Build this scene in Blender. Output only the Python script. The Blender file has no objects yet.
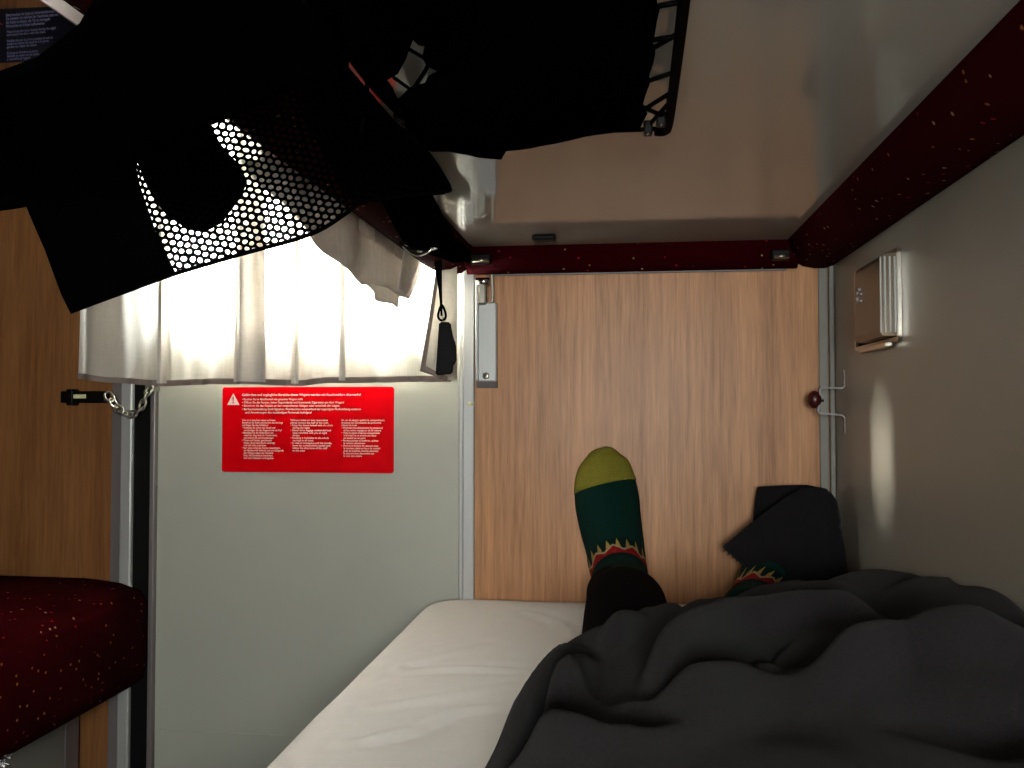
import bpy, bmesh, math, random
from math import pi, sin, cos, radians
from mathutils import Vector, Matrix
from mathutils.geometry import delaunay_2d_cdt

random.seed(7)
S = bpy.context.scene
COL = S.collection

# ------------------------------------------------------------------ camera
F = 880.0
TB = 26.0 / F
B_ = math.atan(TB)
A_ = math.atan(110.0 / F * cos(B_))
CAM = Vector((0, 0, 0.80))
FWD = Vector((-sin(A_) * cos(B_), cos(A_) * cos(B_), sin(B_)))
RGT = Vector((cos(A_), sin(A_), 0))
UPV = RGT.cross(FWD)
cd = bpy.data.cameras.new('camera')
cd.sensor_width = 36
cd.lens = F / 1024 * 36
cd.clip_start = 0.01
cam = bpy.data.objects.new('camera', cd)
COL.objects.link(cam)
cam.matrix_world = Matrix(((RGT.x, UPV.x, -FWD.x, CAM.x), (RGT.y, UPV.y, -FWD.y, CAM.y),
                           (RGT.z, UPV.z, -FWD.z, CAM.z), (0, 0, 0, 1)))
S.camera = cam


def ray(px, py):
    return FWD + RGT * ((px - 512) / F) + UPV * ((384 - py) / F)


def atY(px, py, Y):
    d = ray(px, py)
    return CAM + d * (Y / d.y)


def atX(px, py, X):
    d = ray(px, py)
    return CAM + d * (X / d.x)


def atZ(px, py, Z):
    d = ray(px, py)
    return CAM + d * ((Z - CAM.z) / d.z)


D = 1.50        # corridor side wall
XR = 0.3456     # partition beside the bunk
XL = -1.62
YB = -0.85      # outer wall behind the viewer
HT = 2.30


def wx(px, py=500, Y=D):
    return atY(px, py, Y).x


def wz(py, px=500, Y=D):
    return atY(px, py, Y).z


# ------------------------------------------------------------------ materials
def lin(c):
    return tuple((v / 255 / 12.92) if v / 255 <= 0.04045 else ((v / 255 + 0.055) / 1.055) ** 2.4 for v in c) + (1,)


def new_mat(name):
    m = bpy.data.materials.new(name)
    m.use_nodes = True
    nt = m.node_tree
    for n in list(nt.nodes):
        nt.nodes.remove(n)
    out = nt.nodes.new('ShaderNodeOutputMaterial')
    return m, nt, out


def N(nt, kind, **kw):
    n = nt.nodes.new(kind)
    for k, v in kw.items():
        if k.startswith('i_'):
            key = k[2:]
            key = int(key) if key.isdigit() else key.replace('_', ' ')
            n.inputs[key].default_value = v
        else:
            setattr(n, k, v)
    return n


def pbr(name, col, rough=0.5, metal=0.0, noise=0.0, nscale=40, bump=0.0, bscale=300, spec=0.5, sheen=0.0, coat=0.0, stretch=None):
    m, nt, out = new_mat(name)
    p = N(nt, 'ShaderNodeBsdfPrincipled')
    p.inputs['Base Color'].default_value = lin(col)
    p.inputs['Roughness'].default_value = rough
    p.inputs['Metallic'].default_value = metal
    p.inputs['Specular IOR Level'].default_value = spec
    p.inputs['Sheen Weight'].default_value = sheen
    p.inputs['Coat Weight'].default_value = coat
    nt.links.new(p.outputs[0], out.inputs[0])
    tc = N(nt, 'ShaderNodeTexCoord')
    src = tc.outputs['Object']
    if stretch:
        mp = N(nt, 'ShaderNodeMapping')
        mp.inputs['Scale'].default_value = stretch
        nt.links.new(src, mp.inputs[0])
        src = mp.outputs[0]
    if noise:
        n = N(nt, 'ShaderNodeTexNoise', i_Scale=nscale, i_Detail=4.0)
        nt.links.new(src, n.inputs['Vector'])
        r = N(nt, 'ShaderNodeMapRange', i_1=0.3, i_2=0.7, i_3=1 - noise, i_4=1 + noise)
        nt.links.new(n.outputs[0], r.inputs[0])
        h = N(nt, 'ShaderNodeHueSaturation')
        h.inputs['Color'].default_value = lin(col)
        nt.links.new(r.outputs[0], h.inputs['Value'])
        nt.links.new(h.outputs[0], p.inputs['Base Color'])
    if bump:
        n = N(nt, 'ShaderNodeTexNoise', i_Scale=bscale, i_Detail=3.0)
        nt.links.new(src, n.inputs['Vector'])
        b = N(nt, 'ShaderNodeBump', i_Strength=bump, i_Distance=0.002)
        nt.links.new(n.outputs[0], b.inputs['Height'])
        nt.links.new(b.outputs[0], p.inputs['Normal'])
    return m


def wood_mat(name, c1, c2):
    m, nt, out = new_mat(name)
    p = N(nt, 'ShaderNodeBsdfPrincipled', i_Roughness=0.42)
    p.inputs['Specular IOR Level'].default_value = 0.35
    tc = N(nt, 'ShaderNodeTexCoord')
    mp = N(nt, 'ShaderNodeMapping')
    mp.inputs['Scale'].default_value = (1, 1, 0.045)
    nt.links.new(tc.outputs['Object'], mp.inputs[0])
    n1 = N(nt, 'ShaderNodeTexNoise', i_Scale=130, i_Detail=5.0, i_Roughness=0.6)
    n2 = N(nt, 'ShaderNodeTexNoise', i_Scale=22, i_Detail=3.0)
    n3 = N(nt, 'ShaderNodeTexNoise', i_Scale=420, i_Detail=2.0)
    for n in (n1, n2, n3):
        nt.links.new(mp.outputs[0], n.inputs['Vector'])
    mx = N(nt, 'ShaderNodeMath', operation='MULTIPLY_ADD', i_1=0.55)
    nt.links.new(n1.outputs[0], mx.inputs[0])
    sc = N(nt, 'ShaderNodeMath', operation='MULTIPLY', i_1=0.45)
    nt.links.new(n2.outputs[0], sc.inputs[0])
    nt.links.new(sc.outputs[0], mx.inputs[2])
    mx2 = N(nt, 'ShaderNodeMath', operation='MULTIPLY_ADD', i_1=0.25)
    nt.links.new(n3.outputs[0], mx2.inputs[0])
    nt.links.new(mx.outputs[0], mx2.inputs[2])
    cr = N(nt, 'ShaderNodeValToRGB')
    cr.color_ramp.elements[0].position = 0.46
    cr.color_ramp.elements[0].color = lin(c1)
    cr.color_ramp.elements[1].position = 0.76
    cr.color_ramp.elements[1].color = lin(c2)
    nt.links.new(mx2.outputs[0], cr.inputs[0])
    nt.links.new(cr.outputs[0], p.inputs['Base Color'])
    nt.links.new(p.outputs[0], out.inputs[0])
    return m


def upholstery_mat(name):
    """dark red plush with a scatter of small pale, yellow and crimson dots"""
    m, nt, out = new_mat(name)
    p = N(nt, 'ShaderNodeBsdfPrincipled', i_Roughness=0.9)
    p.inputs['Specular IOR Level'].default_value = 0.02
    tc = N(nt, 'ShaderNodeTexCoord')
    v = N(nt, 'ShaderNodeTexVoronoi', i_Scale=62.0)
    v.inputs['Randomness'].default_value = 0.85
    nt.links.new(tc.outputs['Object'], v.inputs['Vector'])
    lt = N(nt, 'ShaderNodeMath', operation='LESS_THAN', i_1=0.13)
    nt.links.new(v.outputs['Distance'], lt.inputs[0])
    sep = N(nt, 'ShaderNodeSeparateColor')
    nt.links.new(v.outputs['Color'], sep.inputs[0])
    cr = N(nt, 'ShaderNodeValToRGB')
    cr.color_ramp.interpolation = 'CONSTANT'
    cr.color_ramp.elements[0].color = lin((150, 128, 100))
    cr.color_ramp.elements[1].position = 0.4
    cr.color_ramp.elements[1].color = lin((130, 30, 40))
    e = cr.color_ramp.elements.new(0.75)
    e.color = lin((140, 95, 50))
    nt.links.new(sep.outputs[0], cr.inputs[0])
    mx = N(nt, 'ShaderNodeMix', data_type='RGBA')
    mx.inputs[6].default_value = lin((46, 1, 5))
    nt.links.new(lt.outputs[0], mx.inputs[0])
    nt.links.new(cr.outputs[0], mx.inputs[7])
    nt.links.new(mx.outputs[2], p.inputs['Base Color'])
    n = N(nt, 'ShaderNodeTexNoise', i_Scale=900)
    b = N(nt, 'ShaderNodeBump', i_Strength=0.4, i_Distance=0.002)
    nt.links.new(tc.outputs['Object'], n.inputs['Vector'])
    nt.links.new(n.outputs[0], b.inputs['Height'])
    nt.links.new(b.outputs[0], p.inputs['Normal'])
    nt.links.new(p.outputs[0], out.inputs[0])
    return m


def glass_mat(name):
    m, nt, out = new_mat(name)
    t = N(nt, 'ShaderNodeBsdfTransparent')
    t.inputs[0].default_value = (0.9, 0.93, 0.92, 1)
    g = N(nt, 'ShaderNodeBsdfGlossy', i_Roughness=0.03)
    mx = N(nt, 'ShaderNodeMixShader', i_0=0.05)
    nt.links.new(t.outputs[0], mx.inputs[1])
    nt.links.new(g.outputs[0], mx.inputs[2])
    nt.links.new(mx.outputs[0], out.inputs[0])
    return m


def curtain_mat(name, col, trans=0.5, tcol=None, weave=True):
    m, nt, out = new_mat(name)
    d = N(nt, 'ShaderNodeBsdfDiffuse')
    d.inputs[0].default_value = lin(col)
    t = N(nt, 'ShaderNodeBsdfTranslucent')
    t.inputs[0].default_value = lin(tcol or col)
    mx = N(nt, 'ShaderNodeMixShader', i_0=trans)
    nt.links.new(d.outputs[0], mx.inputs[1])
    nt.links.new(t.outputs[0], mx.inputs[2])
    nt.links.new(mx.outputs[0], out.inputs[0])
    if weave:
        tc = N(nt, 'ShaderNodeTexCoord')
        vs = []
        for sc in ((40, 40, 1500), (1500, 40, 40)):
            mp = N(nt, 'ShaderNodeMapping')
            mp.inputs['Scale'].default_value = sc
            n = N(nt, 'ShaderNodeTexNoise', i_Scale=1.0, i_Detail=2.0)
            nt.links.new(tc.outputs['Object'], mp.inputs[0])
            nt.links.new(mp.outputs[0], n.inputs['Vector'])
            vs.append(n.outputs[0])
        ad = N(nt, 'ShaderNodeMath', operation='ADD')
        nt.links.new(vs[0], ad.inputs[0])
        nt.links.new(vs[1], ad.inputs[1])
        r = N(nt, 'ShaderNodeMapRange', i_1=0.6, i_2=1.4, i_3=0.84, i_4=1.1)
        nt.links.new(ad.outputs[0], r.inputs[0])
        for sh in (d, t):
            h = N(nt, 'ShaderNodeHueSaturation')
            h.inputs['Color'].default_value = sh.inputs[0].default_value
            nt.links.new(r.outputs[0], h.inputs['Value'])
            nt.links.new(h.outputs[0], sh.inputs[0])
    return m


def mesh_fabric_mat(name, pitch=0.0072):
    """black sports mesh: staggered round holes read from the cloth's UV map (metres)"""
    m, nt, out = new_mat(name)
    uv = N(nt, 'ShaderNodeUVMap')
    mp = N(nt, 'ShaderNodeMapping')
    mp.inputs['Rotation'].default_value = (0, 0, radians(-12))
    mp.inputs['Scale'].default_value = (1 / pitch, 1 / (pitch * 0.82), 1)
    nt.links.new(uv.outputs[0], mp.inputs[0])
    ns = N(nt, 'ShaderNodeTexNoise', i_Scale=0.35)
    nt.links.new(mp.outputs[0], ns.inputs['Vector'])
    off = N(nt, 'ShaderNodeVectorMath', operation='MULTIPLY_ADD')
    off.inputs[1].default_value = (0.9, 0.9, 0)
    nt.links.new(ns.outputs['Color'], off.inputs[0])
    nt.links.new(mp.outputs[0], off.inputs[2])
    sx = N(nt, 'ShaderNodeSeparateXYZ')
    nt.links.new(off.outputs[0], sx.inputs[0])
    fl = N(nt, 'ShaderNodeMath', operation='FLOOR')
    nt.links.new(sx.outputs[1], fl.inputs[0])
    half = N(nt, 'ShaderNodeMath', operation='MULTIPLY_ADD', i_1=0.5)
    nt.links.new(fl.outputs[0], half.inputs[0])
    nt.links.new(sx.outputs[0], half.inputs[2])
    dd = []
    for s in (half.outputs[0], sx.outputs[1]):
        f = N(nt, 'ShaderNodeMath', operation='FRACT')
        nt.links.new(s, f.inputs[0])
        q = N(nt, 'ShaderNodeMath', operation='SUBTRACT', i_1=0.5)
        nt.links.new(f.outputs[0], q.inputs[0])
        w = N(nt, 'ShaderNodeMath', operation='MULTIPLY')
        nt.links.new(q.outputs[0], w.inputs[0])
        nt.links.new(q.outputs[0], w.inputs[1])
        dd.append(w)
    ad = N(nt, 'ShaderNodeMath', operation='ADD')
    nt.links.new(dd[0].outputs[0], ad.inputs[0])
    nt.links.new(dd[1].outputs[0], ad.inputs[1])
    lt = N(nt, 'ShaderNodeMath', operation='LESS_THAN', i_1=0.335 ** 2)
    nt.links.new(ad.outputs[0], lt.inputs[0])
    p = N(nt, 'ShaderNodeBsdfPrincipled', i_Roughness=0.9)
    p.inputs['Base Color'].default_value = lin((3, 3, 3))
    p.inputs['Specular IOR Level'].default_value = 0.0
    t = N(nt, 'ShaderNodeBsdfTransparent')
    mx = N(nt, 'ShaderNodeMixShader')
    nt.links.new(lt.outputs[0], mx.inputs[0])
    nt.links.new(p.outputs[0], mx.inputs[1])
    nt.links.new(t.outputs[0], mx.inputs[2])
    nt.links.new(mx.outputs[0], out.inputs[0])
    return m


def knit_pattern_mat(name):
    """sock cuff: dark green knit, yellow and white spikes above a red zigzag, drawn in UV"""
    m, nt, out = new_mat(name)
    p = N(nt, 'ShaderNodeBsdfPrincipled', i_Roughness=0.95)
    p.inputs['Specular IOR Level'].default_value = 0.1
    uv = N(nt, 'ShaderNodeUVMap')
    sx = N(nt, 'ShaderNodeSeparateXYZ')
    nt.links.new(uv.outputs[0], sx.inputs[0])
    u, v = sx.outputs[0], sx.outputs[1]

    def M(op, a, b=None):
        n = N(nt, 'ShaderNodeMath', operation=op)
        for i, q in enumerate((a, b)):
            if q is None:
                continue
            if isinstance(q, (int, float)):
                n.inputs[i].default_value = q
            else:
                nt.links.new(q, n.inputs[i])
        return n.outputs[0]
    tri = M('ABSOLUTE', M('SUBTRACT', M('FRACT', M('MULTIPLY', u, 18.0)), 0.5))       # 0..0.5
    tri2 = M('ABSOLUTE', M('SUBTRACT', M('FRACT', M('MULTIPLY', u, 9.0)), 0.5))
    # spikes: v in [0.05,0.45], narrow near the toe end
    spike = M('MULTIPLY', M('LESS_THAN', tri, M('MULTIPLY', M('SUBTRACT', v, 0.02), 0.55)), M('LESS_THAN', v, 0.5))
    red = M('MULTIPLY', M('GREATER_THAN', v, M('ADD', M('MULTIPLY', tri2, 0.5), 0.42)), M('LESS_THAN', v, 0.82))
    wh = M('MULTIPLY', M('LESS_THAN', M('ABSOLUTE', M('SUBTRACT', v, M('ADD', M('MULTIPLY', tri2, 0.5), 0.40))), 0.05), 1.0)
    col = None
    base = lin((7, 28, 24))
    for fac, c in ((spike, (140, 118, 60)), (red, (120, 16, 14)), (wh, (150, 128, 96))):
        mx = N(nt, 'ShaderNodeMix', data_type='RGBA')
        nt.links.new(fac, mx.inputs[0])
        if col is None:
            mx.inputs[6].default_value = base
        else:
            nt.links.new(col, mx.inputs[6])
        mx.inputs[7].default_value = lin(c)
        col = mx.outputs[2]
    nt.links.new(col, p.inputs['Base Color'])
    nt.links.new(p.outputs[0], out.inputs[0])
    return m


M_ = dict(
    wall=pbr('grey_laminate', (136, 129, 118), 0.36, noise=0.03, nscale=6, spec=0.5),
    wall_plain=pbr('pale_wall', (112, 106, 98), 0.6, noise=0.03, nscale=8),
    door=pbr('door_lacquer', (182, 182, 170), 0.38, noise=0.03, nscale=5),
    under=pbr('berth_laminate', (150, 144, 136), 0.085, noise=0.02, nscale=4, bump=0.02, bscale=6, spec=0.75),
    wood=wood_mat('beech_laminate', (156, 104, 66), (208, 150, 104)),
    wood_shaded=wood_mat('beech_laminate_shaded', (114, 70, 38), (154, 104, 62)),  # same beech, darkened: the left panel's shade is put into its colour
    alu=pbr('brushed_aluminium', (186, 186, 184), 0.42, 0.3, noise=0.05, nscale=60, stretch=(1, 1, 0.05)),
    alu2=pbr('anodised_strip', (128, 119, 119), 0.45, 0.3, noise=0.05, nscale=60, stretch=(1, 1, 0.05)),
    chrome=pbr('chrome', (215, 213, 208), 0.16, 1.0, noise=0.05, nscale=90),
    steel=pbr('worn_steel', (190, 184, 172), 0.28, 1.0, noise=0.1, nscale=120),
    grey_strip=pbr('grey_plastic_strip', (126, 122, 114), 0.45, noise=0.04),
    rubber=pbr('black_rubber', (4, 4, 4), 0.75, noise=0.1, spec=0.2),
    black=pbr('black_plastic', (6, 5, 5), 0.5, noise=0.08, spec=0.15),
    gadget=pbr('black_gadget', (6, 5, 5), 0.5, noise=0.08, spec=0.12),
    floor=pbr('grey_vinyl_floor', (48, 48, 50), 0.5, noise=0.15, nscale=120),
    ceil=pbr('ceiling_paint', (170, 168, 160), 0.6, noise=0.02),
    uph=upholstery_mat('red_dotted_plush'),
    glass=glass_mat('window_glass'),
    curtain=curtain_mat('curtain_cloth', (212, 204, 192), 0.38, (236, 232, 225)),
    doubled=curtain_mat('doubled_curtain_cloth', (206, 198, 190), 0.10, (190, 182, 172)),
    hem=curtain_mat('curtain_hem', (150, 134, 126), 0.12),
    blind=curtain_mat('roller_blind', (200, 190, 172), 0.45, weave=False),
    sheet_hang=curtain_mat('hanging_linen', (222, 214, 206), 0.36),
    sheet=pbr('white_linen', (222, 217, 214), 0.85, noise=0.02, nscale=60, bump=0.12, bscale=700, spec=0.15),
    red=pbr('sign_red', (222, 1, 16), 0.4, noise=0.02, nscale=20, spec=0.05),
    letter=pbr('sign_white', (246, 214, 206), 0.5, noise=0.02),
    blue=pbr('sign_navy', (8, 8, 34), 0.4, noise=0.05, nscale=20),
    letter_b=pbr('sign_pale_blue', (150, 150, 200), 0.5, noise=0.02),
    signred=pbr('sign_red_border', (190, 20, 24), 0.4, noise=0.02),
    jacket=pbr('black_softshell', (3, 3, 3), 0.9, noise=0.15, nscale=60, bump=0.15, bscale=500, spec=0.0),
    mesh=mesh_fabric_mat('black_mesh_lining'),
    net=pbr('black_cord', (4, 4, 4), 0.7, noise=0.1, nscale=200, spec=0.03),
    dark_sleeve=pbr('dark_fleece', (12, 11, 11), 0.9, noise=0.15, nscale=80, spec=0.1),
    trousers=pbr('black_trousers', (8, 6, 8), 0.95, noise=0.15, nscale=90, spec=0.02, bump=0.2, bscale=600),
    cloth=pbr('black_corduroy', (24, 21, 23), 0.92, noise=0.15, nscale=90, spec=0.1, bump=0.25, bscale=500, sheen=0.05),
    blanket=pbr('charcoal_fleece', (42, 39, 40), 0.95, noise=0.14, nscale=320, bump=0.5, bscale=800, spec=0.0, sheen=0.05),
    sock=pbr('green_knit', (9, 38, 32), 0.95, noise=0.16, nscale=260, bump=0.5, bscale=700, spec=0.08),
    toe=pbr('yellow_green_knit', (124, 116, 42), 0.95, noise=0.12, nscale=260, bump=0.5, bscale=700, spec=0.08),
    cuff=knit_pattern_mat('patterned_knit'),
    skin=pbr('skin', (196, 150, 124), 0.6, noise=0.04),
    ashtray=pbr('bronze_metal', (104, 92, 76), 0.3, 0.75, noise=0.06, nscale=40),
    redknob=pbr('red_knob', (62, 6, 8), 0.4, noise=0.05),
    foil=pbr('silver_foil', (225, 225, 230), 0.2, 0.9, noise=0.08, nscale=90),
    seam=pbr('seam_shadow_gap', (70, 68, 64), 0.7, noise=0.05),
    cream=pbr('cream_label', (232, 220, 180), 0.5, noise=0.02),
)


# ------------------------------------------------------------------ mesh helpers
def empty(name, loc=(0, 0, 0)):
    o = bpy.data.objects.new(name, None)
    o.empty_display_size = 0.05
    o.location = loc
    COL.objects.link(o)
    return o


def tag(o, label, cat, group=None, kind=None):
    o['label'] = label
    o['category'] = cat
    if group:
        o['group'] = group
    if kind:
        o['kind'] = kind
    return o


def thing(name, label, cat, loc=(0, 0, 0), group=None):
    return tag(empty(name, loc), label, cat, group)


def obj(name, bm, mat, parent=None, smooth=False, recalc=True):
    if recalc:
        bmesh.ops.recalc_face_normals(bm, faces=bm.faces)
    me = bpy.data.meshes.new(name)
    bm.to_mesh(me)
    bm.free()
    if smooth:
        for p in me.polygons:
            p.use_smooth = True
    o = bpy.data.objects.new(name, me)
    me.materials.append(M_[mat] if isinstance(mat, str) else mat)
    COL.objects.link(o)
    if parent:
        o.parent = parent
        o.matrix_parent_inverse = Matrix.Translation(-Vector(parent.location))
    return o


def struct(name, bm, mat, parent=None, smooth=False):
    o = obj(name, bm, mat, parent, smooth)
    if parent is None:
        o['kind'] = 'structure'
    return o


def box(bm, x0, x1, y0, y1, z0, z1, bev=0.0, seg=2):
    vs = [bm.verts.new((x, y, z)) for x in (x0, x1) for y in (y0, y1) for z in (z0, z1)]
    fs = []
    for q in ((0, 1, 3, 2), (4, 6, 7, 5), (0, 4, 5, 1), (2, 3, 7, 6), (0, 2, 6, 4), (1, 5, 7, 3)):
        fs.append(bm.faces.new([vs[i] for i in q]))
    if bev:
        es = {e for f in fs for e in f.edges}
        bmesh.ops.bevel(bm, geom=list(es), offset=bev, segments=seg, affect='EDGES', profile=0.5)
    return bm


def bx(*a, **k):
    return box(bmesh.new(), *a, **k)


def frame_for(t):
    t = t.normalized()
    ref = Vector((0, 0, 1)) if abs(t.z) < 0.9 else Vector((0, 1, 0))
    a = t.cross(ref).normalized()
    return a, t.cross(a).normalized()


def tube(bm, pts, r, seg=10, closed=False):
    pts = [Vector(p) for p in pts]
    n = len(pts)
    rs = r if isinstance(r, (list, tuple)) else [r] * n
    rings = []
    pa = None
    for i, p in enumerate(pts):
        if closed:
            t = pts[(i + 1) % n] - pts[i - 1]
        else:
            t = pts[min(i + 1, n - 1)] - pts[max(i - 1, 0)]
        t.normalize()
        if pa is None:
            a, b = frame_for(t)
        else:
            a = (pa - t * pa.dot(t)).normalized()
            b = t.cross(a)
        pa = a
        rings.append([bm.verts.new(p + (a * cos(2 * pi * k / seg) + b * sin(2 * pi * k / seg)) * rs[i]) for k in range(seg)])
    m = n if closed else n - 1
    for i in range(m):
        A, Bq = rings[i], rings[(i + 1) % n]
        for k in range(seg):
            bm.faces.new((A[k], A[(k + 1) % seg], Bq[(k + 1) % seg], Bq[k]))
    if not closed:
        bm.faces.new(rings[0][::-1])
        bm.faces.new(rings[-1])
    return bm


def cyl(bm, p0, p1, r0, r1=None, seg=20):
    return tube(bm, [p0, p1], [r0, r0 if r1 is None else r1], seg)


def catmull(pts, n=8, closed=False):
    pts = [Vector(p) for p in pts]
    out = []
    L = len(pts)
    rng = range(L) if closed else range(L - 1)
    for i in rng:
        p0 = pts[(i - 1) % L] if closed or i > 0 else pts[0]
        p1, p2 = pts[i], pts[(i + 1) % L]
        p3 = pts[(i + 2) % L] if closed or i + 2 < L else pts[-1]
        for k in range(n):
            t = k / n
            out.append(0.5 * ((2 * p1) + (-p0 + p2) * t + (2 * p0 - 5 * p1 + 4 * p2 - p3) * t * t + (-p0 + 3 * p1 - 3 * p2 + p3) * t ** 3))
    if not closed:
        out.append(pts[-1])
    return out


def loft(bm, rings, cap=True, uv=None):
    """rings: list of equal-length vertex position lists (closed loops)"""
    vr = [[bm.verts.new(p) for p in r] for r in rings]
    n = len(vr[0])
    lay = bm.loops.layers.uv.new('UVMap') if uv else None
    for i in range(len(vr) - 1):
        for k in range(n):
            f = bm.faces.new((vr[i][k], vr[i][(k + 1) % n], vr[i + 1][(k + 1) % n], vr[i + 1][k]))
            if lay:
                for l, (a, b) in zip(f.loops, ((i, k), (i, k + 1), (i + 1, k + 1), (i + 1, k))):
                    l[lay].uv = (b / n, a / (len(vr) - 1))
    if cap:
        bm.faces.new(vr[0][::-1])
        bm.faces.new(vr[-1])
    return bm


def grid(bm, fn, nu, nv, uvfn=None):
    vs = [[bm.verts.new(fn(i / nu, j / nv)) for j in range(nv + 1)] for i in range(nu + 1)]
    for i in range(nu):
        for j in range(nv):
            bm.faces.new((vs[i][j], vs[i + 1][j], vs[i + 1][j + 1], vs[i][j + 1]))
    return bm


def prism_y(bm, poly, y0, y1):
    """polygon in (x,z) extruded along y"""
    a = [bm.verts.new((x, y0, z)) for x, z in poly]
    b = [bm.verts.new((x, y1, z)) for x, z in poly]
    n = len(poly)
    bm.faces.new(a)
    bm.faces.new(b[::-1])
    for i in range(n):
        bm.faces.new((a[i], b[i], b[(i + 1) % n], a[(i + 1) % n]))
    return bm


def rrect(x0, x1, z0, z1, r, n=6):
    pts = []
    for cx, cz, a0 in ((x1 - r, z1 - r, 0), (x0 + r, z1 - r, 90), (x0 + r, z0 + r, 180), (x1 - r, z0 + r, 270)):
        for k in range(n + 1):
            a = radians(a0 + 90 * k / n)
            pts.append((cx + r * cos(a), cz + r * sin(a)))
    return pts


def cloth_piece(name, poly, fn, mat, parent=None, step=8.0, thick=0.003, uvscale=1 / 1100):
    """a piece of cloth cut to the outline poly, filled with a fine mesh, each point placed in the room by fn; solid thickness"""
    from mathutils.geometry import intersect_point_line
    def dens(p):
        out = []
        for i in range(len(p)):
            a, b = Vector(p[i]), Vector(p[(i + 1) % len(p)])
            k = max(1, int((b - a).length / step))
            out += [a.lerp(b, q / k) for q in range(k)]
        return out
    edge = dens(poly)
    n = len(edge)

    def inside(x, y):
        c = False
        for i in range(n):
            a, b = edge[i], edge[i - 1]
            if (a.y > y) != (b.y > y) and x < (b.x - a.x) * (y - a.y) / (b.y - a.y) + a.x:
                c = not c
        return c
    xs = [p.x for p in edge]
    ys = [p.y for p in edge]
    pts = list(edge)
    y = min(ys)
    row = 0
    while y < max(ys):
        x = min(xs) + (row % 2) * step / 2
        while x < max(xs):
            if inside(x, y) and min((Vector((x, y)) - e).length for e in edge) > step * 0.55:
                pts.append(Vector((x, y)))
            x += step
        y += step * 0.87
        row += 1
    vv, ee, ff = delaunay_2d_cdt(pts, [(i, (i + 1) % n) for i in range(n)], [], 1, 1e-5)[:3]
    bm = bmesh.new()
    lay = bm.loops.layers.uv.new('UVMap')
    vs = [bm.verts.new(fn(p.x, p.y)) for p in vv]
    for f in ff:
        try:
            fa = bm.faces.new([vs[i] for i in f])
        except ValueError:
            continue
        for l, i in zip(fa.loops, f):
            l[lay].uv = (vv[i].x * uvscale, vv[i].y * uvscale)
    for v in [v for v in bm.verts if not v.link_faces]:
        bm.verts.remove(v)
    o = obj(name, bm, mat, parent, smooth=True)
    if thick:
        md = o.modifiers.new('thickness', 'SOLIDIFY')
        md.thickness = thick
        md.offset = 0
    return o


def text(name, body, x, z, size, mat, parent, width=None, y=D, spacing=1.0, bold=0.0):
    cu = bpy.data.curves.new(name, 'FONT')
    cu.body = body
    cu.size = size
    cu.space_line = spacing
    cu.extrude = 0.0001
    cu.offset = bold
    cu.materials.append(M_[mat])
    o = bpy.data.objects.new(name, cu)
    COL.objects.link(o)
    o.rotation_euler = (pi / 2, 0, 0)
    o.location = (x, y, z)
    bpy.context.view_layer.update()
    if width and o.dimensions.x > 0:
        o.scale.x = width / o.dimensions.x
    me = bpy.data.meshes.new_from_object(o.evaluated_get(bpy.context.evaluated_depsgraph_get()))
    o2 = bpy.data.objects.new(name, me)
    COL.objects.link(o2)
    o2.location, o2.rotation_euler, o2.scale = o.location, o.rotation_euler, o.scale
    bpy.data.objects.remove(o)
    o2.name = name
    o = o2
    if parent:
        o.parent = parent
        o.matrix_parent_inverse = Matrix.Translation(-Vector(parent.location))
    return o


# ------------------------------------------------------------------ the setting
T = 0.05
struct('floor', bx(XL, XR, YB, D + 0.9, -0.05, 0), 'floor')
struct('ceiling', bx(XL - T, XR + T, YB - T, D + 0.9, HT, HT + 0.05), 'ceil')
struct('wall_right', bx(XR, XR + T, YB - T, D + 0.06, -0.05, HT), 'wall')
struct('wall_left', bx(XL - T, XL, YB - T, D + 0.06, -0.05, HT), 'wall_plain')
# corridor-side wall: beech panels left and right of the sliding door, a header above it
xa, xb = wx(112), wx(475)
struct('wall_end_left', bx(XL, xa, D, D + 0.06, 0, HT), 'wood_shaded')
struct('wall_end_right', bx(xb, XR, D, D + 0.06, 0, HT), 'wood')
struct('wall_end_top', bx(xa, xb, D, D + 0.06, 1.95, HT), 'wall_plain')
# outer wall with the compartment's own window, behind the viewer; opening shrunk and placed for fill light
wx0, wx1, wz0, wz1 = -0.15, 0.22, 0.68, 1.04
bm = bx(XL, XR, YB - T, YB, 0, wz0)
box(bm, XL, XR, YB - T, YB, wz1, HT)
box(bm, XL, wx0, YB - T, YB, wz0, wz1)
box(bm, wx1, XR, YB - T, YB, wz0, wz1)
struct('wall_back', bm, 'wall_plain')
w1 = empty('window_1', (wx0, YB, wz0))
w1['kind'] = 'structure'
obj('window_pane', bx(wx0, wx1, YB - 0.03, YB - 0.024, wz0, wz1), 'glass', w1)
bm = bmesh.new()
for a in ((wx0, wx1, wz0, wz0 + .03), (wx0, wx1, wz1 - .03, wz1), (wx0, wx0 + .03, wz0 + .03, wz1 - .03), (wx1 - .03, wx1, wz0 + .03, wz1 - .03)):
    box(bm, a[0], a[1], YB - 0.04, YB + 0.005, a[2], a[3])
obj('window_frame', bm, 'alu', w1)
# corridor beyond the door: its parapet under the long train window
struct('wall_corridor', bx(XL, XR, D + 0.85, D + 0.9, 0, 0.98), 'wall_plain')

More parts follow.
